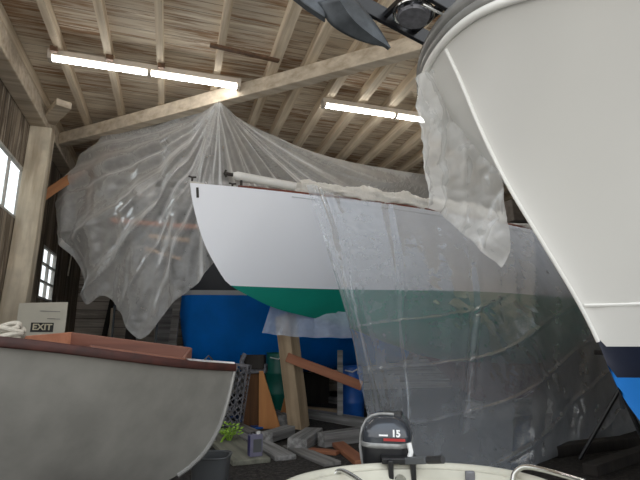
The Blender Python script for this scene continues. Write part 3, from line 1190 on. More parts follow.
# the tent hung from the tie beam
TT = [(0, (66, 176, 7.25)), (.07, (84, 152, 7.15)), (.16, (108, 134, 7.0)), (.27, (145, 122, 6.8)), (.38, (190, 107, 6.35)), (.46, (217, 103, 5.93)),
      (.50, (221, 103, 5.93)), (.58, (238, 117, 6.3)), (.68, (262, 131, 6.7)), (.80, (305, 149, 7.3)), (.90, (360, 164, 7.9)), (1, (440, 177, 8.8))]
TB = [(0, (60, 238, 7.2)), (.06, (76, 268, 7.1)), (.10, (84, 303, 7.05)), (.15, (104, 296, 7.0)), (.19, (118, 312, 6.9)), (.235, (139, 339, 6.8)), (.29, (170, 306, 6.75)), (.36, (205, 272, 6.6)),
      (.46, (226, 250, 6.75)), (.58, (262, 230, 7.0)), (.70, (310, 226, 7.3)), (.82, (360, 227, 7.8)), (1, (470, 231, 9.2))]
TTv = [(a, at(*p)) for a, p in TT]
TBv = [(a, at(*p)) for a, p in TB]
PEAK = at(219, 101, 5.93)


def tent(u, v):
    a, b_ = interp(TTv, u), interp(TBv, u)
    p = a.lerp(b_, v)
    # the cloth bellies outwards on the left, sags on the right
    if u < .4:
        k = math.sin(math.pi * min(1, v * 1.1)) * (1 - u / .4)
        p = p + Vector((-.16 * k, -.10 * k, .0))
    else:
        k = math.sin(math.pi * v) * min(1, (u - .4) / .25)
        p = p + Vector((0, .28 * k, -.10 * k))
    return p


def tent_disp(u, v, p):
    d = p - PEAK
    r = d.length
    ang = math.atan2(d.z, d.x)
    cusp = 1 - 2 * abs(math.sin(ang * 8 + 3.5 * noise.noise(Vector((ang * 2.2, r * .25, 7))))) ** .6
    fold = cusp * .9 * (.4 + noise.noise(Vector((ang * 6, 1, 1))) ** 2 * 3) + math.sin(ang * 19 + 4.0 * noise.noise(Vector((ang * 3, 0, 0)))) * .5 + math.sin(ang * 43 + 5 * noise.noise(Vector((ang * 5, 0, 3)))) * .22 + noise.noise(Vector((ang * 14, r * .3, 2)))
    amp = min(.09, .01 + r * .042)
    lower = max(0.0, 1 - abs(u - .2) / .22) * v
    vert = 0.0
    if u < .42:
        vert = (math.sin(p.x * 11 + 2.5 * noise.noise(p * .7)) * .075 + math.sin(p.x * 27 + 3 * noise.noise(p * .9)) * .014) * min(1, v * 1.6)
    return fold * amp * (1 - .5 * lower) + vert * (1 - .6 * lower) + crumple(p, 1.7) * .016 * (.2 + lower * 1.3) + crumple(p, 5.0, 4) * .012 * (.2 + lower * 1.2)


sheet('plastic_tent', tent, 360, 150, tent_disp, M['film_tent'], 'clear plastic sheet tied up to a roof beam like a tent over both sailboats')
# hook and cord at its peak
hk = MB()
hk.tube([PEAK + Vector((0, 0, -.05)), PEAK + Vector((.01, 0, .04)), PEAK + Vector((0, .09, .06))], .012, 8)
tag(hk.build('hook', M['bronze'], smooth=True), 'small dark hook holding the peak of the plastic tent to the roof', 'hook')

# the curtain hung from the sailboat rail down to the floor
cuT = [(0, sb.w(1.33, sb.bs(1.33) + .03, sb.zs(1.33) + .12))]
for k in range(1, 13):
    x = 1.33 + k * .64
    cuT.append((k / 12, sb.w(x, sb.bs(x) + .03, sb.zs(x) + (.10 if k == 0 else .0))))
cuB = [(0, atz(378, 452, .02)), (.1, atz(400, 462, .02)), (.25, atz(440, 470, .02)), (.42, atz(512, 471, .02)), (.62, atz(570, 451, .02)), (.8, atz(618, 436, .02)), (1, atz(668, 421, .02))]


def curtain(u, v):
    a, b_ = interp(cuT, u), interp(cuB, u)
    p = a.lerp(b_, v)
    # keep it outside the hull and let it fall steeply from the rail
    k = math.sin(math.pi * v)
    p = p + sb.n * (.10 * k)
    q = p - sb.o
    x, off = q.dot(sb.a), q.dot(sb.n)
    xx = min(max(x, .3), 9.1)
    if p.z > sb.zk(xx) and x < 9.2:
        need = sb.y(xx, min(p.z, sb.zs(xx))) + .12 * min(1, v * 6)
        if off < need:
            p = p + sb.n * (need - off)
    return p


def curtain_disp(u, v, p):
    w = (math.sin(u * 60 + 2.4 * noise.noise(Vector((u * 7, v * .8, 0)))) * .5 + noise.noise(Vector((u * 28, v * .9, 3)))) * .022 * (1 - .35 * v)
    bunch = math.exp(-(u / .04) ** 2) + .5 * math.exp(-((u - .13) / .012) ** 2) + .4 * math.exp(-((u - .3) / .015) ** 2)
    w += bunch * .04 * math.sin(u * 190 + 5 * noise.noise(Vector((u * 20, v * 3, 1))))
    xa = (p - cuT[0][1]).dot(sb.a)
    c = (p.z - .26 * xa + .12 * noise.noise(p * .8)) / .50
    d = c - math.floor(c) - .5
    w += .020 * math.exp(-(d / .035) ** 2) * min(1, max(0, (1.95 - p.z) / .3))
    patch = max(0.0, noise.noise(p * 1.6 + Vector((3, 1, 0))))
    return w + crumple(p, 4.0, 2) * .016 * (.3 + 2.6 * patch)


sheet('plastic_curtain', curtain, 330, 190, curtain_disp, M['film_curtain'], 'wide clear plastic sheet hanging from the sailboat rail down to the floor')

# bag of plastic under the white bow
bgL = [(0, at(417, 78, 3.06)), (.2, at(420, 115, 3.08)), (.5, at(427, 165, 3.12)), (.8, at(431, 195, 3.2)), (1, at(433, 209, 3.28))]
bgM = [(0, at(427, 70, 3.10)), (.4, at(450, 120, 3.22)), (.7, at(463, 185, 3.30)), (.88, at(466, 214, 3.35)), (1, at(462, 226, 3.38))]
bgR = [(0, at(440, 70, 3.05)), (.2, at(462, 105, 3.14)), (.45, at(496, 160, 3.2)), (.7, at(506, 205, 3.25)), (.9, at(508, 245, 3.3)), (1, at(498, 267, 3.36))]


def bag(u, v):
    a, m_, c_ = interp(bgL, v), interp(bgM, v), interp(bgR, v)
    p = a * ((1 - u) * (1 - 2 * u)) + m_ * (4 * u * (1 - u)) + c_ * (u * (2 * u - 1))
    return p + Vector((0, .10 * math.sin(math.pi * u) * v, 0))


def bag_disp(u, v, p):
    w = math.sin(u * 17 + 5 * v + 2.5 * noise.noise(p * 2.2)) * .03 * (.3 + v)
    return w + crumple(p, 2.2, 8) * .09 + crumple(p, 6, 3) * .012


sheet('plastic_bag', bag, 110, 140, bag_disp, M['film_bag'], 'milky plastic sheet bunched and hanging below the bow of the big white motorboat')

# offcut under the green bottom
scT = [(0, at(271, 304, 6.95)), (.5, at(302, 308, 6.95)), (1, at(346, 312, 6.95))]
scB = [(0, at(262, 333, 6.9)), (.5, at(300, 337, 6.9)), (1, at(352, 338, 6.9))]


def scrap(u, v):
    return interp(scT, u).lerp(interp(scB, u), v)


sheet('plastic_offcut', scrap, 60, 30, lambda u, v, p: math.sin(u * 26) * .025 * (.3 + v) + crumple(p, 6) * .03, M['film_scrap'],
      'small bluish plastic offcut hanging under the green bottom above the timber prop')

# ------------------------------------------------------------------ props and timber on the floor
pr0, pr1 = atz(299, 428, 0.0), at(288, 336, 7.25)
pdir = (pr1 - pr0)
tag(ltimber('timber_prop', pr0, pr0 + pdir * 1.22, .235, .24, M['fresh_wood'], .012), 'thick pale upright timber prop leaning under the green bottom', 'post')
tag(ltimber('cross_plank', at(287, 357, 7.15), at(362, 386, 7.0), .06, .13, M['red_wood'], .006), 'reddish brown plank sloping down from the pale timber prop', 'plank')
b = MB().beam(at(340, 350, 8.0), Vector((at(340, 410, 8.0).x, 8.0, 0)), .09, .07, up=(0, 1, 0))
tag(b.build('stake', M['grey_wood'], bevel=.004), 'thin grey upright stake behind the reddish plank', 'stake')

cb = thing('cradle_post', Vector((at(254, 400, 7.7).x, 7.7, 0)), 'dark brown squared post with grey rope lashed around its head', 'post')
px_ = at(254, 400, 7.7).x
MB().beam((px_, 7.7, 0), (px_, 7.7, .86), .29, .24, up=(0, 1, 0)).build('shaft', M['brown_wood'], cb, bevel=.012)
MB().box((px_ - .02, 7.66, .945), (.36, .34, .21)).build('head_block', M['dark_wood'], cb, bevel=.015)
rp = MB()
for k in range(4):
    z_ = .79 + .034 * k
    rp.tube([Vector((px_ - .17, 7.55, z_)), Vector((px_ + .17, 7.55, z_ + .012)), Vector((px_ + .17, 7.85, z_)), Vector((px_ - .17, 7.85, z_))], .02, 8, closed=True)
rp.tube([Vector((px_ - .15, 7.52, .84)), Vector((px_ - .17, 7.45, .96)), Vector((px_ - .12, 7.44, 1.07))], .035, 8)
rp.tube([Vector((px_ - .15, 7.52, .84)), Vector((px_ - .22, 7.47, .60)), Vector((px_ - .24, 7.47, .34)), Vector((px_ - .30, 7.46, .18))], .022, 8)
rp.build('rope_lashing', M['greyrope'], cb, smooth=True)

Yw = 7.45
w0 = [at(263, 371, Yw), at(281, 410, Yw)]
poly = [w0[0], Vector((w0[1].x, Yw, 0)), Vector((at(259, 410, Yw).x, Yw, 0)), at(259, 371, Yw)]
b = MB().prism(poly, (0, .05, 0))
tag(b.build('wedge_board', M['orange_wood'], bevel=.005), 'orange plywood wedge standing against the brown post', 'board')
b = MB().prism([Vector((at(278, 412, 7.9).x, 7.9, 0)), Vector((at(290, 412, 7.9).x, 7.9, 0)), at(290, 398, 7.9), at(284, 398, 7.9)], (0, .05, 0))
tag(b.build('wedge_board', M['orange_wood'], bevel=.005), 'smaller orange wedge beside the foot of the pale timber prop', 'board')

# wire trap standing on end
tp = thing('wire_trap', Vector((at(230, 400, 7.2).x, 7.2, 0)), 'grey wire mesh trap standing on end beside the grey white bow', 'trap')
c = Vector((at(229, 400, 7.2).x, 7.2, 0))
fr_ = MB()
W, D, H = .34, .34, .88
tilt = Matrix.Rotation(R(7), 3, 'Y')
Tp = lambda x, y, z: c + tilt @ Vector((x, y, z)) + Vector((0, 0, .045))
for x in (-W / 2, W / 2):
    for y in (-D / 2, D / 2):
        fr_.tube([Tp(x, y, 0), Tp(x, y, H)], .012, 6)
for z_ in (0, H):
    fr_.tube([Tp(-W / 2, -D / 2, z_), Tp(W / 2, -D / 2, z_), Tp(W / 2, D / 2, z_), Tp(-W / 2, D / 2, z_)], .012, 6, closed=True)
fr_.build('frame', M['wire'], tp, smooth=True)
ms = MB()
for y in (-D / 2, D / 2):
    for k in range(-4, 12):
        z0 = H * k / 9
        for sg in (1, -1):
            pts = []
            for q in range(9):
                xx = -W / 2 + W * q / 8
                zz_ = z0 + sg * (xx + W / 2) * 1.15 + (0 if sg > 0 else W * 1.15)
                if 0 <= zz_ <= H:
                    pts.append(Tp(xx, y, zz_))
            if len(pts) > 1:
                ms.tube(pts, .0055, 5)
for x in (-W / 2, W / 2):
    for k in range(1, 9):
        ms.tube([Tp(x, -D / 2, H * k / 9), Tp(x, D / 2, H * k / 9)], .0055, 5)
ms.build('mesh', M['wire'], tp, smooth=True)

# green drum and blue drum
def drum(name, x, y, r, h, mat, label, cat):
    root = thing(name, (x, y, 0), label, cat)
    rings = []
    for z, q in ((0, .92), (.03, .97), (.30 * h, 1), (.32 * h, 1.03), (.34 * h, 1), (.64 * h, 1), (.66 * h, 1.03), (.68 * h, 1), (.96 * h, .97), (h, .9)):
        rings.append([Vector((x + r * q * math.cos(t), y + r * q * math.sin(t), z)) for t in [2 * math.pi * k / 28 for k in range(28)]])
    MB().loft(rings).build('body', mat, root, smooth=True)
    rr = [Vector((x + r * .93 * math.cos(t), y + r * .93 * math.sin(t), h)) for t in [2 * math.pi * k / 28 for k in range(28)]]
    MB().tube(rr, .014, 6, closed=True).build('rim', mat, root, smooth=True)
    MB().tube([Vector((x - r * .6, y - r * .85, h * .93)), Vector((x, y - r * 1.1, h * .90)), Vector((x + r * .4, y - r * .95, h * .95))], .012, 6).build('handle', M['whiteplastic'], root, smooth=True)
    return root


gx = at(279, 380, 9.25).x
drum('drum', gx, 9.25, .25, 1.05, M['tealplastic'], 'green plastic drum standing behind the pale timber prop', 'drum')
gx = at(352, 400, 8.4).x
drum('drum', gx, 8.4, .2, .85, M['blueplastic'], 'blue plastic drum at the edge of the hanging plastic curtain', 'drum')


# floor timbers: (pixel start, pixel end, width, height, base z, material, label)
FT = [
    ((249, 405), (284, 421), .19, .17, .0, 'grey_wood', 'heavy grey squared timber running from the brown post to the pale prop'),
    ((321, 440), (374, 433), .16, .16, .0, 'grey_wood', 'heavy grey timber lying to the right of the pale prop foot'),
    ((226, 412), (249, 406), .18, .11, .10, 'grey_wood', 'short grey block beside the foot of the wire trap'),
    ((267, 437), (290, 430), .16, .12, .03, 'grey_wood', 'short grey block in front of the pale prop foot'),
    ((220, 419), (286, 458), .24, .05, .0, 'grey_wood', 'long grey plank running forward behind the purple can'),
    ((214, 431), (252, 462), .40, .05, .0, 'olive_wood', 'wide grey green plank carrying the purple can'),
    ((290, 446), (333, 464), .20, .04, .0, 'grey_wood_y', 'weathered plank with pale end lying in front of the prop'),
    ((334, 441), (362, 463), .16, .05, .0, 'red_wood', 'narrow brown plank lying behind the outboard motor'),
    ((305, 413), (372, 424), .22, .12, .0, 'grey_wood', 'grey timber on the floor under the reddish sloping plank'),
    ((318, 398), (372, 405), .16, .12, .0, 'grey_wood', 'farthest grey timber lying behind the thin stake'),
    ((236, 416), (262, 428), .22, .03, .0, 'blueplastic', 'short bluish board lying between the grey timbers'),
    ((238, 425), (264, 437), .15, .04, .055, 'grey_wood_y', 'narrow grey plank lying beside the bluish board'),
    ((309, 450), (338, 453), .12, .04, .0, 'red_wood', 'short brown plank lying beyond the dinghy rim'),
    ((304, 408), (350, 412), .14, .06, .0, 'fresh_wood', 'pale thin plank on the floor behind the prop'),
    ((540, 452), (640, 440), .16, .12, .0, 'dark_wood', 'dark timber on the floor beyond the plastic curtain hem'),
    ((590, 470), (655, 448), .14, .10, .0, 'dark_wood', 'dark timber on the floor nearest the blue motorboat bottom'),
]
for a, c2, w, h_, z0, mt, lab in FT:
    p, q = atz(*a, z0 + h_ / 2), atz(*c2, z0 + h_ / 2)
    tag(ltimber('timber' if h_ > .08 else 'plank', p, q, w, h_, M[mt]), lab, 'timber' if h_ > .08 else 'plank', 'loose timber on the floor')
tag(ltimber('timber', atz(297, 445, .07), atz(314, 433, .07), .24, .14, M['grey_wood'], .012), 'square ended grey block right at the foot of the pale prop', 'timber', 'loose timber on the floor')

# can
ca = atz(255, 456, .05)
cn = thing('solvent_can', ca, 'purple grey rectangular metal can with white cap standing on a plank', 'can')
Rz = Matrix.Rotation(R(24), 3, 'Z')
MB().box(ca + Vector((0, 0, .11)), (.14, .09, .22), Rz).build('body', M['can'], cn, bevel=.008)
MB().box(ca + Rz @ Vector((-.0715, 0, .11)), (.006, .08, .20), Rz).build('side_label', M['can_dark'], cn)
MB().box(ca + Rz @ Vector((.01, -.0465, .11)), (.09, .004, .13), Rz).build('front_label', M['greyplastic'], cn)
MB().tube([ca + Vector((.03, 0, .22)), ca + Vector((.03, 0, .245))], .02, 12).build('cap', M['whiteplastic'], cn, smooth=True)
MB().tube([ca + Rz @ Vector((-.05, 0, .218)), ca + Rz @ Vector((-.045, 0, .24)), ca + Rz @ Vector((-.015, 0, .24)), ca + Rz @ Vector((-.005, 0, .218))], .006, 6).build('handle', M['bronze'], cn, smooth=True)

# plant
pl_c = atz(229, 440, .05)
pl = thing('weed', pl_c, 'bright green leafy weed growing between the planks beside the bow', 'plant')
lf = MB()
for k in range(60):
    a_ = random.uniform(0, 2 * math.pi)
    rr_ = random.uniform(.0, .17)
    z_ = .05 + .16 * random.random() * (1 - rr_ / .3)
    cpt = pl_c + Vector((rr_ * math.cos(a_), rr_ * .8 * math.sin(a_), z_))
    d = Vector((math.cos(a_ + random.uniform(-.6, .6)), math.sin(a_), random.uniform(-.2, .5))).normalized()
    sd = d.cross(Vector((0, 0, 1))).normalized()
    L_ = random.uniform(.04, .075)
    w_ = L_ * .42
    lf.add([cpt, cpt + d * L_ * .5 + sd * w_ - Vector((0, 0, .008)), cpt + d * L_, cpt + d * L_ * .5 - sd * w_ - Vector((0, 0, .008)), cpt + d * L_ * .5 + Vector((0, 0, .012))],
           [(0, 1, 4), (1, 2, 4), (2, 3, 4), (3, 0, 4)])
lf.build('leaves', M['leaf'], pl)
stm = MB()
for k in range(10):
    a_ = 2 * math.pi * k / 10
    stm.tube([pl_c + Vector((0, 0, -.05)), pl_c + Vector((.05 * math.cos(a_), .05 * math.sin(a_), .06)), pl_c + Vector((.11 * math.cos(a_), .1 * math.sin(a_), .12))], .005, 5)
stm.tube([pl_c + Vector((-.09, -.15, -.05)), pl_c + Vector((-.06, -.08, .03)), pl_c + Vector((0, 0, .09))], .014, 6)
stm.build('stem', M['leaf'], pl, smooth=True)

# scraps
for (px, py, sz, lab) in ((207, 443, .12, 'curved white shard lying beside the grey white bow'), (215, 456, .09, 'pale paper scrap on the dirt beside the wide plank'), (263, 460, .07, 'small pale scrap on the dirt in front of the purple can')):
    cpt = atz(px, py, .02)
    ring = []
    nseg = 9
    top_, bot_ = [], []
    for k in range(nseg):
        t = 2 * math.pi * k / nseg
        rr_ = sz * (.75 + .25 * random.random())
        p = cpt + Vector((rr_ * math.cos(t), rr_ * .45 * math.sin(t), .012 + (.05 * max(0, math.sin(t)) if px == 207 else .01 * random.random())))
        top_.append(p + Vector((0, 0, .008)))
        bot_.append(p - Vector((0, 0, .006)))
    tag(MB().loft([bot_, top_]).build('scrap', M['paper']), lab, 'scrap')

# ------------------------------------------------------------------ left corner: EXIT board, leaning boards
Yb = 6.0
e0, e1 = at(19, 303, Yb), at(68, 303, Yb + .22)
zt = e0.z
d = Vector((e1.x - e0.x, e1.y - e0.y, 0))
nrm = Vector((d.y, -d.x, 0)).normalized()
eb = thing('exit_board', ((e0.x + e1.x) / 2, (e0.y + e1.y) / 2, 0), 'tall cream board with a black EXIT sign standing before the timber wall post', 'board')
poly = [Vector((e0.x, e0.y, 0)), Vector((e1.x, e1.y, 0)), Vector((e1.x, e1.y, at(68, 302, Yb + .22).z)), Vector((e0.x, e0.y, at(19, 303, Yb).z))]
MB().prism(poly, -nrm * .025).build('panel', M['board'], eb, bevel=.003)
sc = at(42, 327.3, Yb + .10)
dn = d.normalized()
base = Vector((e0.x, e0.y, 0)) + dn * (sc - Vector((e0.x, e0.y, 0))).dot(dn)
sc = Vector((base.x, base.y, sc.z)) + nrm * .004
Mx = Matrix((dn, Vector((0, 0, 1)), nrm)).transposed()
sg = MB().box(sc, (.25, .115, .006), Mx).build('sign', M['black'], eb)
Mt = Matrix.Translation(sc + nrm * .004) @ Mx.to_4x4()
text_mesh('EXIT', .105, Mt, .001, .003).build('lettering', M['cream_letter'], sg)
sl = MB()
for (q0, q1) in (((40, 311), (60, 311.6)), ((47, 318.5), (60, 319))):
    a_, c_ = at(*q0, Yb + .10), at(*q1, Yb + .16)
    for p in (a_, c_):
        bb = Vector((e0.x, e0.y, 0)) + dn * (p - Vector((e0.x, e0.y, 0))).dot(dn)
        p.x, p.y = bb.x + nrm.x * .004, bb.y + nrm.y * .004
    sl.beam(a_, c_, .006, .008, up=(0, 0, 1))
sl.build('slot_line', M['grey_wood'], eb)

b = MB().beam(atz(96, 333, 1.4) * 1 if False else rm(-1.55, 11.6, 0), rm(-1.30, 12.4, 2.75), .10, .06)
tag(b.build('leaning_board', M['dark_wood'], bevel=.004), 'dark narrow board leaning against the whitewashed back boarding', 'board')
b = MB().box(rm(-1.25, 11.7, 1.0), (.09, .09, 2.0), Matrix.Rotation(ROOM, 3, 'Z'))
tag(b.build('white_post', M['post'], bevel=.006), 'slim whitish post standing beside the dark leaning board', 'post')
p = at(71, 262, 9.6)
b = MB().tube([p + Vector((.02, 0, 2.0)), p + Vector((.0, 0, .9)), p + Vector((0, 0, .3)), p + Vector((-.03, 0, -.28))], .014, 8)
tag(b.build('hanging_rope', M['rope'], smooth=True), 'thin pale rope hanging near the far window', 'rope')
for (px, Yq, w, top, lab) in ((160, 9.8, .30, 2.3, 'wide grey board upright behind the lower tip of the plastic tent'),
                              (171, 9.0, .14, 2.3, 'narrow grey board upright at the left end of the bright blue bottom'),
                              (128, 9.9, .22, 2.2, 'dark grey board upright behind the brown coaming')):
    x = at(px, 320, Yq).x
    b = MB().beam((x, Yq, 0), (x + .05, Yq + .2, top), w, .04, up=(0, 1, 0))
    tag(b.build('upright_board', M['grey_wood_y'] if px != 128 else M['dark_wood'], bevel=.004), lab, 'board')

# staging plank end showing beside the white bow
g0, g1 = at(509, 211, 4.9), at(800, 226, 6.4)
sp_ = thing('staging', Vector(((g0.x + g1.x) / 2, (g0.y + g1.y) / 2, 0)), 'grey brown timber staging with a square plank end beside the white motorboat stem', 'staging')
MB().beam(g0, g1, .12, .23).build('plank', M['brown_grey'], sp_, bevel=.008)
for q in (.72, .93):
    p = g0.lerp(g1, q)
    MB().beam((p.x, p.y, 0), (p.x, p.y, p.z - .12), .1, .1, up=(0, 1, 0)).build('post', M['grey_wood'], sp_, bevel=.006)

# boat stand in the dark at right
stc = atz(630, 466, 0)
bsd = thing('boat_stand', stc, 'dark tripod boat stand in the shadow beyond the curtain hem', 'boat stand')
for k in range(3):
    t = 2 * math.pi * k / 3 + .5
    MB().tube([stc + Vector((.45 * math.cos(t), .45 * math.sin(t), .015)), stc + Vector((0, 0, .75))], .02, 8).build('leg', M['blackmetal'], bsd, smooth=True)
MB().tube([stc + Vector((0, 0, .55)), stc + Vector((0, 0, 1.1))], .022, 8).build('screw', M['galv'], bsd, smooth=True)
MB().box(stc + Vector((0, 0, 1.12)), (.3, .3, .05)).build('pad', M['dark_wood'], bsd, bevel=.01)

# ------------------------------------------------------------------ dinghy and outboard
dg = thing('dinghy', (.45, 1.7, 0), 'cream fibreglass dinghy with chrome grab rails below the motorboat bow', 'dinghy')
DZ = .54
outl = [(-.27, 1.4), (-.25, 2.0), (-.20, 2.36), (-.12, 2.56), (0.02, 2.70), (.2, 2.80), (.42, 2.85), (.66, 2.845), (.86, 2.78), (1.0, 2.66), (1.09, 2.48), (1.13, 2.2), (1.14, 1.6), (1.08, 1.0), (.9, .55), (.66, .3), (.44, .22), (.2, .32), (-.02, .6), (-.19, 1.0)]
tab = [(i / len(outl), Vector((x, y, 0))) for i, (x, y) in enumerate(outl)]
tab.append((1.0, tab[0][1].copy()))
cenD = Vector((.44, 1.6, 0))
ND = 90
OL = [interp(tab, i / ND) for i in range(ND)]


def rim_ring(scale, z):
    return [cenD + (p - cenD) * scale + Vector((0, 0, z)) for p in OL]


shell = MB().loft([rim_ring(.55, .10), rim_ring(.8, .11), rim_ring(.93, .22), rim_ring(.985, .45), rim_ring(1.0, DZ), rim_ring(.955, DZ + .004), rim_ring(.93, DZ - .05), rim_ring(.89, .28), rim_ring(.76, .18), rim_ring(.5, .17)])
shell.build('hull', M['dinghy'], dg, smooth=True)
MB().tube([p + Vector((0, 0, DZ)) for p in OL], .028, 10, closed=True).build('gunwale', M['dinghy'], dg, smooth=True)
bench = MB().box((.44, 1.25, .40), (1.2, .28, .04))
bench.build('thwart', M['dinghy'], dg, bevel=.01)


def rail_tube(pxs, Y0, nm):
    pts = [at(a, b_, y) for a, b_, y in pxs]
    tb = [(i / (len(pts) - 1), p) for i, p in enumerate(pts)]
    return MB().tube([interp(tb, i / 40) for i in range(41)], .013, 10).build(nm, M['steel'], dg, smooth=True)


rail_tube([(512, 484, 2.6), (515, 473, 2.6), (524, 467, 2.58), (540, 469, 2.52), (562, 475, 2.42), (585, 482, 2.30)], 0, 'grab_rail')
rail_tube([(331, 484, 2.72), (334, 475, 2.72), (341, 471, 2.7), (352, 476, 2.6), (362, 483, 2.5)], 0, 'grab_rail')
b = MB().box(at(470, 476, 2.73), (.05, .02, .05))
b.build('drain_fitting', M['wire'], dg, bevel=.006)
# trailer bunk under the dinghy
b = MB().box((.44, 1.6, .05), (.9, 1.6, .1))
tag(b.build('bunk', M['dark_wood'], bevel=.01), 'low dark bunk board under the cream dinghy', 'board')

om = thing('outboard_motor', (.42, 2.95, .54), 'dark grey outboard motor with the number 15 clamped to the cream dinghy', 'outboard motor')
oc = at(387.5, 442, 3.0)
oc.z = 0
ax = oc.x + .01
Rm = Matrix.Rotation(R(-12), 3, 'Z')


def sq_ring(cx, cy, z, rx_, ry_, e_=.55, n=40, tilt_=0.0):
    ring = []
    for k in range(n):
        t = 2 * math.pi * k / n
        x = rx_ * math.copysign(abs(math.cos(t)) ** e_, math.cos(t))
        y = ry_ * math.copysign(abs(math.sin(t)) ** e_, math.sin(t))
        v_ = Rm @ Vector((x, y, 0))
        ring.append(Vector((cx + v_.x, cy + v_.y, z + tilt_ * x)))
    return ring


cy_ = 3.08
MB().loft([sq_ring(ax, cy_, .652, .147, .20), sq_ring(ax, cy_, .685, .148, .203), sq_ring(ax, cy_, .72, .143, .20), sq_ring(ax, cy_, .755, .128, .18, .6), sq_ring(ax, cy_, .783, .10, .15, .65), sq_ring(ax, cy_, .797, .06, .10, .7), sq_ring(ax, cy_, .80, .02, .04, .8)]).build('cowl', M['cowl'], om, smooth=True)
MB().loft([sq_ring(ax, cy_, .630, .147, .20), sq_ring(ax, cy_, .636, .152, .205), sq_ring(ax, cy_, .653, .152, .205), sq_ring(ax, cy_, .659, .147, .20)]).build('cowl_band', M['cowl_light'], om, smooth=True)
MB().loft([sq_ring(ax + .01, cy_, .47, .10, .13), sq_ring(ax, cy_, .50, .135, .18), sq_ring(ax, cy_, .54, .145, .195), sq_ring(ax, cy_, .632, .146, .199)]).build('lower_cowl', M['rubber'], om, smooth=True)
# raised seam over the left side of the cowl
sm = MB()
prof = [(.50, .125), (.56, .140), (.62, .147), (.68, .145), (.73, .133), (.77, .110), (.792, .08), (.803, .04), (.805, 0.0), (.803, -.05)]
off_ = Rm @ Vector((0, -.13, 0))
sm.tube([Vector((ax, cy_, 0)) + off_ * (1 if z < .75 else .8) + (Rm @ Vector((-x, 0, 0))) + Vector((0, 0, z)) for z, x in prof], .009, 8)
sm.build('seam_trim', M['cowl_light'], om, smooth=True)
gr = MB().box(Vector((ax + .03, cy_ - .03, .79)), (.12, .16, .03), Rm)
gr.build('pull_grip', M['rubber'], om, bevel=.01)
# decals on the face towards the camera
fn_ = Rm @ Vector((0, -1, 0))
fx_ = Rm @ Vector((1, 0, 0))
Mf = Matrix((fx_, Vector((0, 0, 1)), -fx_.cross(Vector((0, 0, 1))) * -1)).transposed()
fc = Vector((ax, cy_, .712)) + fn_ * .203 + fx_ * .065
Mt = Matrix.Translation(fc) @ Mf.to_4x4()
text_mesh('15', .05, Mt, .004, .002).build('number', M['white'], om)
MB().box(Vector((ax, cy_, .680)) + fn_ * .204 + fx_ * .055, (.12, .008, .014), Rm).build('red_stripe', M['red'], om)
MB().box(Vector((ax, cy_, .702)) + fn_ * .204 + fx_ * -.005, (.05, .008, .008), Rm).build('white_stripe', M['white'], om)
# bracket, tiller, leg
br = MB()
br.box(Vector((ax + .03, 2.86, .585)), (.20, .13, .03))
for dx in (-.055, .065):
    br.box(Vector((ax + .03 + dx, 2.79, .52)), (.028, .05, .15))
    br.box(Vector((ax + .03 + dx, 2.90, .45)), (.028, .04, .22))
br.box(Vector((ax + .03, 2.93, .50)), (.13, .10, .16))
br.build('clamp_bracket', M['blackmetal'], om, bevel=.006)
MB().tube([Vector((ax + .02, 2.765, .50)), Vector((ax + .02, 2.74, .50))], .03, 12).build('clamp_screw', M['steel'], om, smooth=True)
t0, t1 = at(400, 461, 2.86), at(428, 460, 2.70)
MB().beam(t0, t1, .05, .035).build('tiller_arm', M['greyplastic'], om, bevel=.006)
MB().tube([t1, at(443, 459.5, 2.63)], .02, 12).build('tiller_grip', M['rubber'], om, smooth=True)
sk = MB()
sk.tube([at(409, 443, 2.86), at(411, 452, 2.85), at(409, 460, 2.84)], .014, 8)
sk.build('shift_lever', M['whiteplastic'], om, smooth=True)
lg = MB()
lg.loft([sq_ring(ax + .01, cy_ + .01, .47, .06, .10), sq_ring(ax + .01, cy_ + .02, .30, .035, .085), sq_ring(ax + .01, cy_ + .02, .17, .03, .08)])
lg.build('leg', M['cowl'], om, smooth=True)
lg = MB()
lg.box(Vector((ax + .01, cy_ + .05, .17)), (.14, .28, .012), Rm)
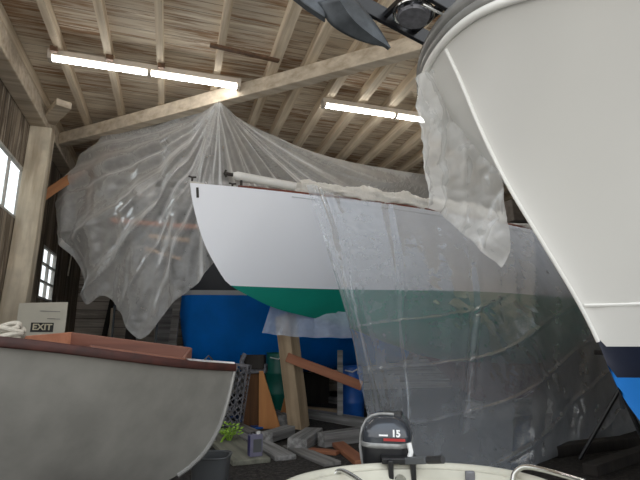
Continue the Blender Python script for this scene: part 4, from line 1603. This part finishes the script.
lg.tube([Vector((ax + .03, cy_ - .10, .09)), Vector((ax + .02, cy_ - .04, .09)), Vector((ax - .01, cy_ + .14, .09))], [.012, .035, .03], 12)
lg.loft([sq_ring(ax + .01, cy_ + .02, .17, .03, .08), sq_ring(ax + .01, cy_ + .03, .09, .018, .07), sq_ring(ax + .01, cy_ + .06, .012, .006, .03)])
lg.build('gearcase', M['cowl'], om, smooth=True)
pp = MB()
pc = Vector((ax - .02, cy_ + .165, .09))
for k in range(3):
    t = 2 * math.pi * k / 3
    rad = Vector((math.cos(t), 0, math.sin(t)))
    tan_ = Vector((-math.sin(t), .5, math.cos(t))).normalized()
    pp.prism([pc + rad * .015 - tan_ * .02, pc + rad * .05 - tan_ * .035, pc + rad * .075, pc + rad * .05 + tan_ * .035, pc + rad * .015 + tan_ * .02], (0, .005, 0))
pp.tube([pc - Vector((0, .03, 0)), pc + Vector((0, .04, 0))], .02, 10)
pp.build('propeller', M['galv'], om)

# ------------------------------------------------------------------ light, camera
w = bpy.data.worlds.new('overcast sky')
S.world = w
w.use_nodes = True
nt = w.node_tree
bg = nt.nodes['Background']
tc = N(nt, 'ShaderNodeTexCoord')
sp3 = N(nt, 'ShaderNodeSeparateXYZ')
nt.links.new(tc.outputs['Generated'], sp3.inputs[0])
cr_ = ramp(nt, sp3.outputs[2], [(0.0, (.93, .92, .90)), (.5, (.92, .96, 1.0)), (1.0, (.80, .90, 1.0))])
nt.links.new(cr_, bg.inputs[0])
bg.inputs[1].default_value = 1.9

cam = bpy.data.cameras.new('camera')
cam.sensor_width = 36
cam.lens = F / 640 * 36
cam.clip_start = .05
co = bpy.data.objects.new('camera', cam)
COL.objects.link(co)
co.location = (0, 0, EYE)
co.rotation_euler = (R(90) + PITCH, 0, 0)
S.camera = co
vs = S.view_settings
vs.view_transform = 'Standard'
vs.look = 'None'
vs.gamma = 1
vs.use_curve_mapping = False
vs.exposure = 0.0
S.cycles.max_bounces = 10
S.cycles.diffuse_bounces = 6
S.cycles.transparent_max_bounces = 16
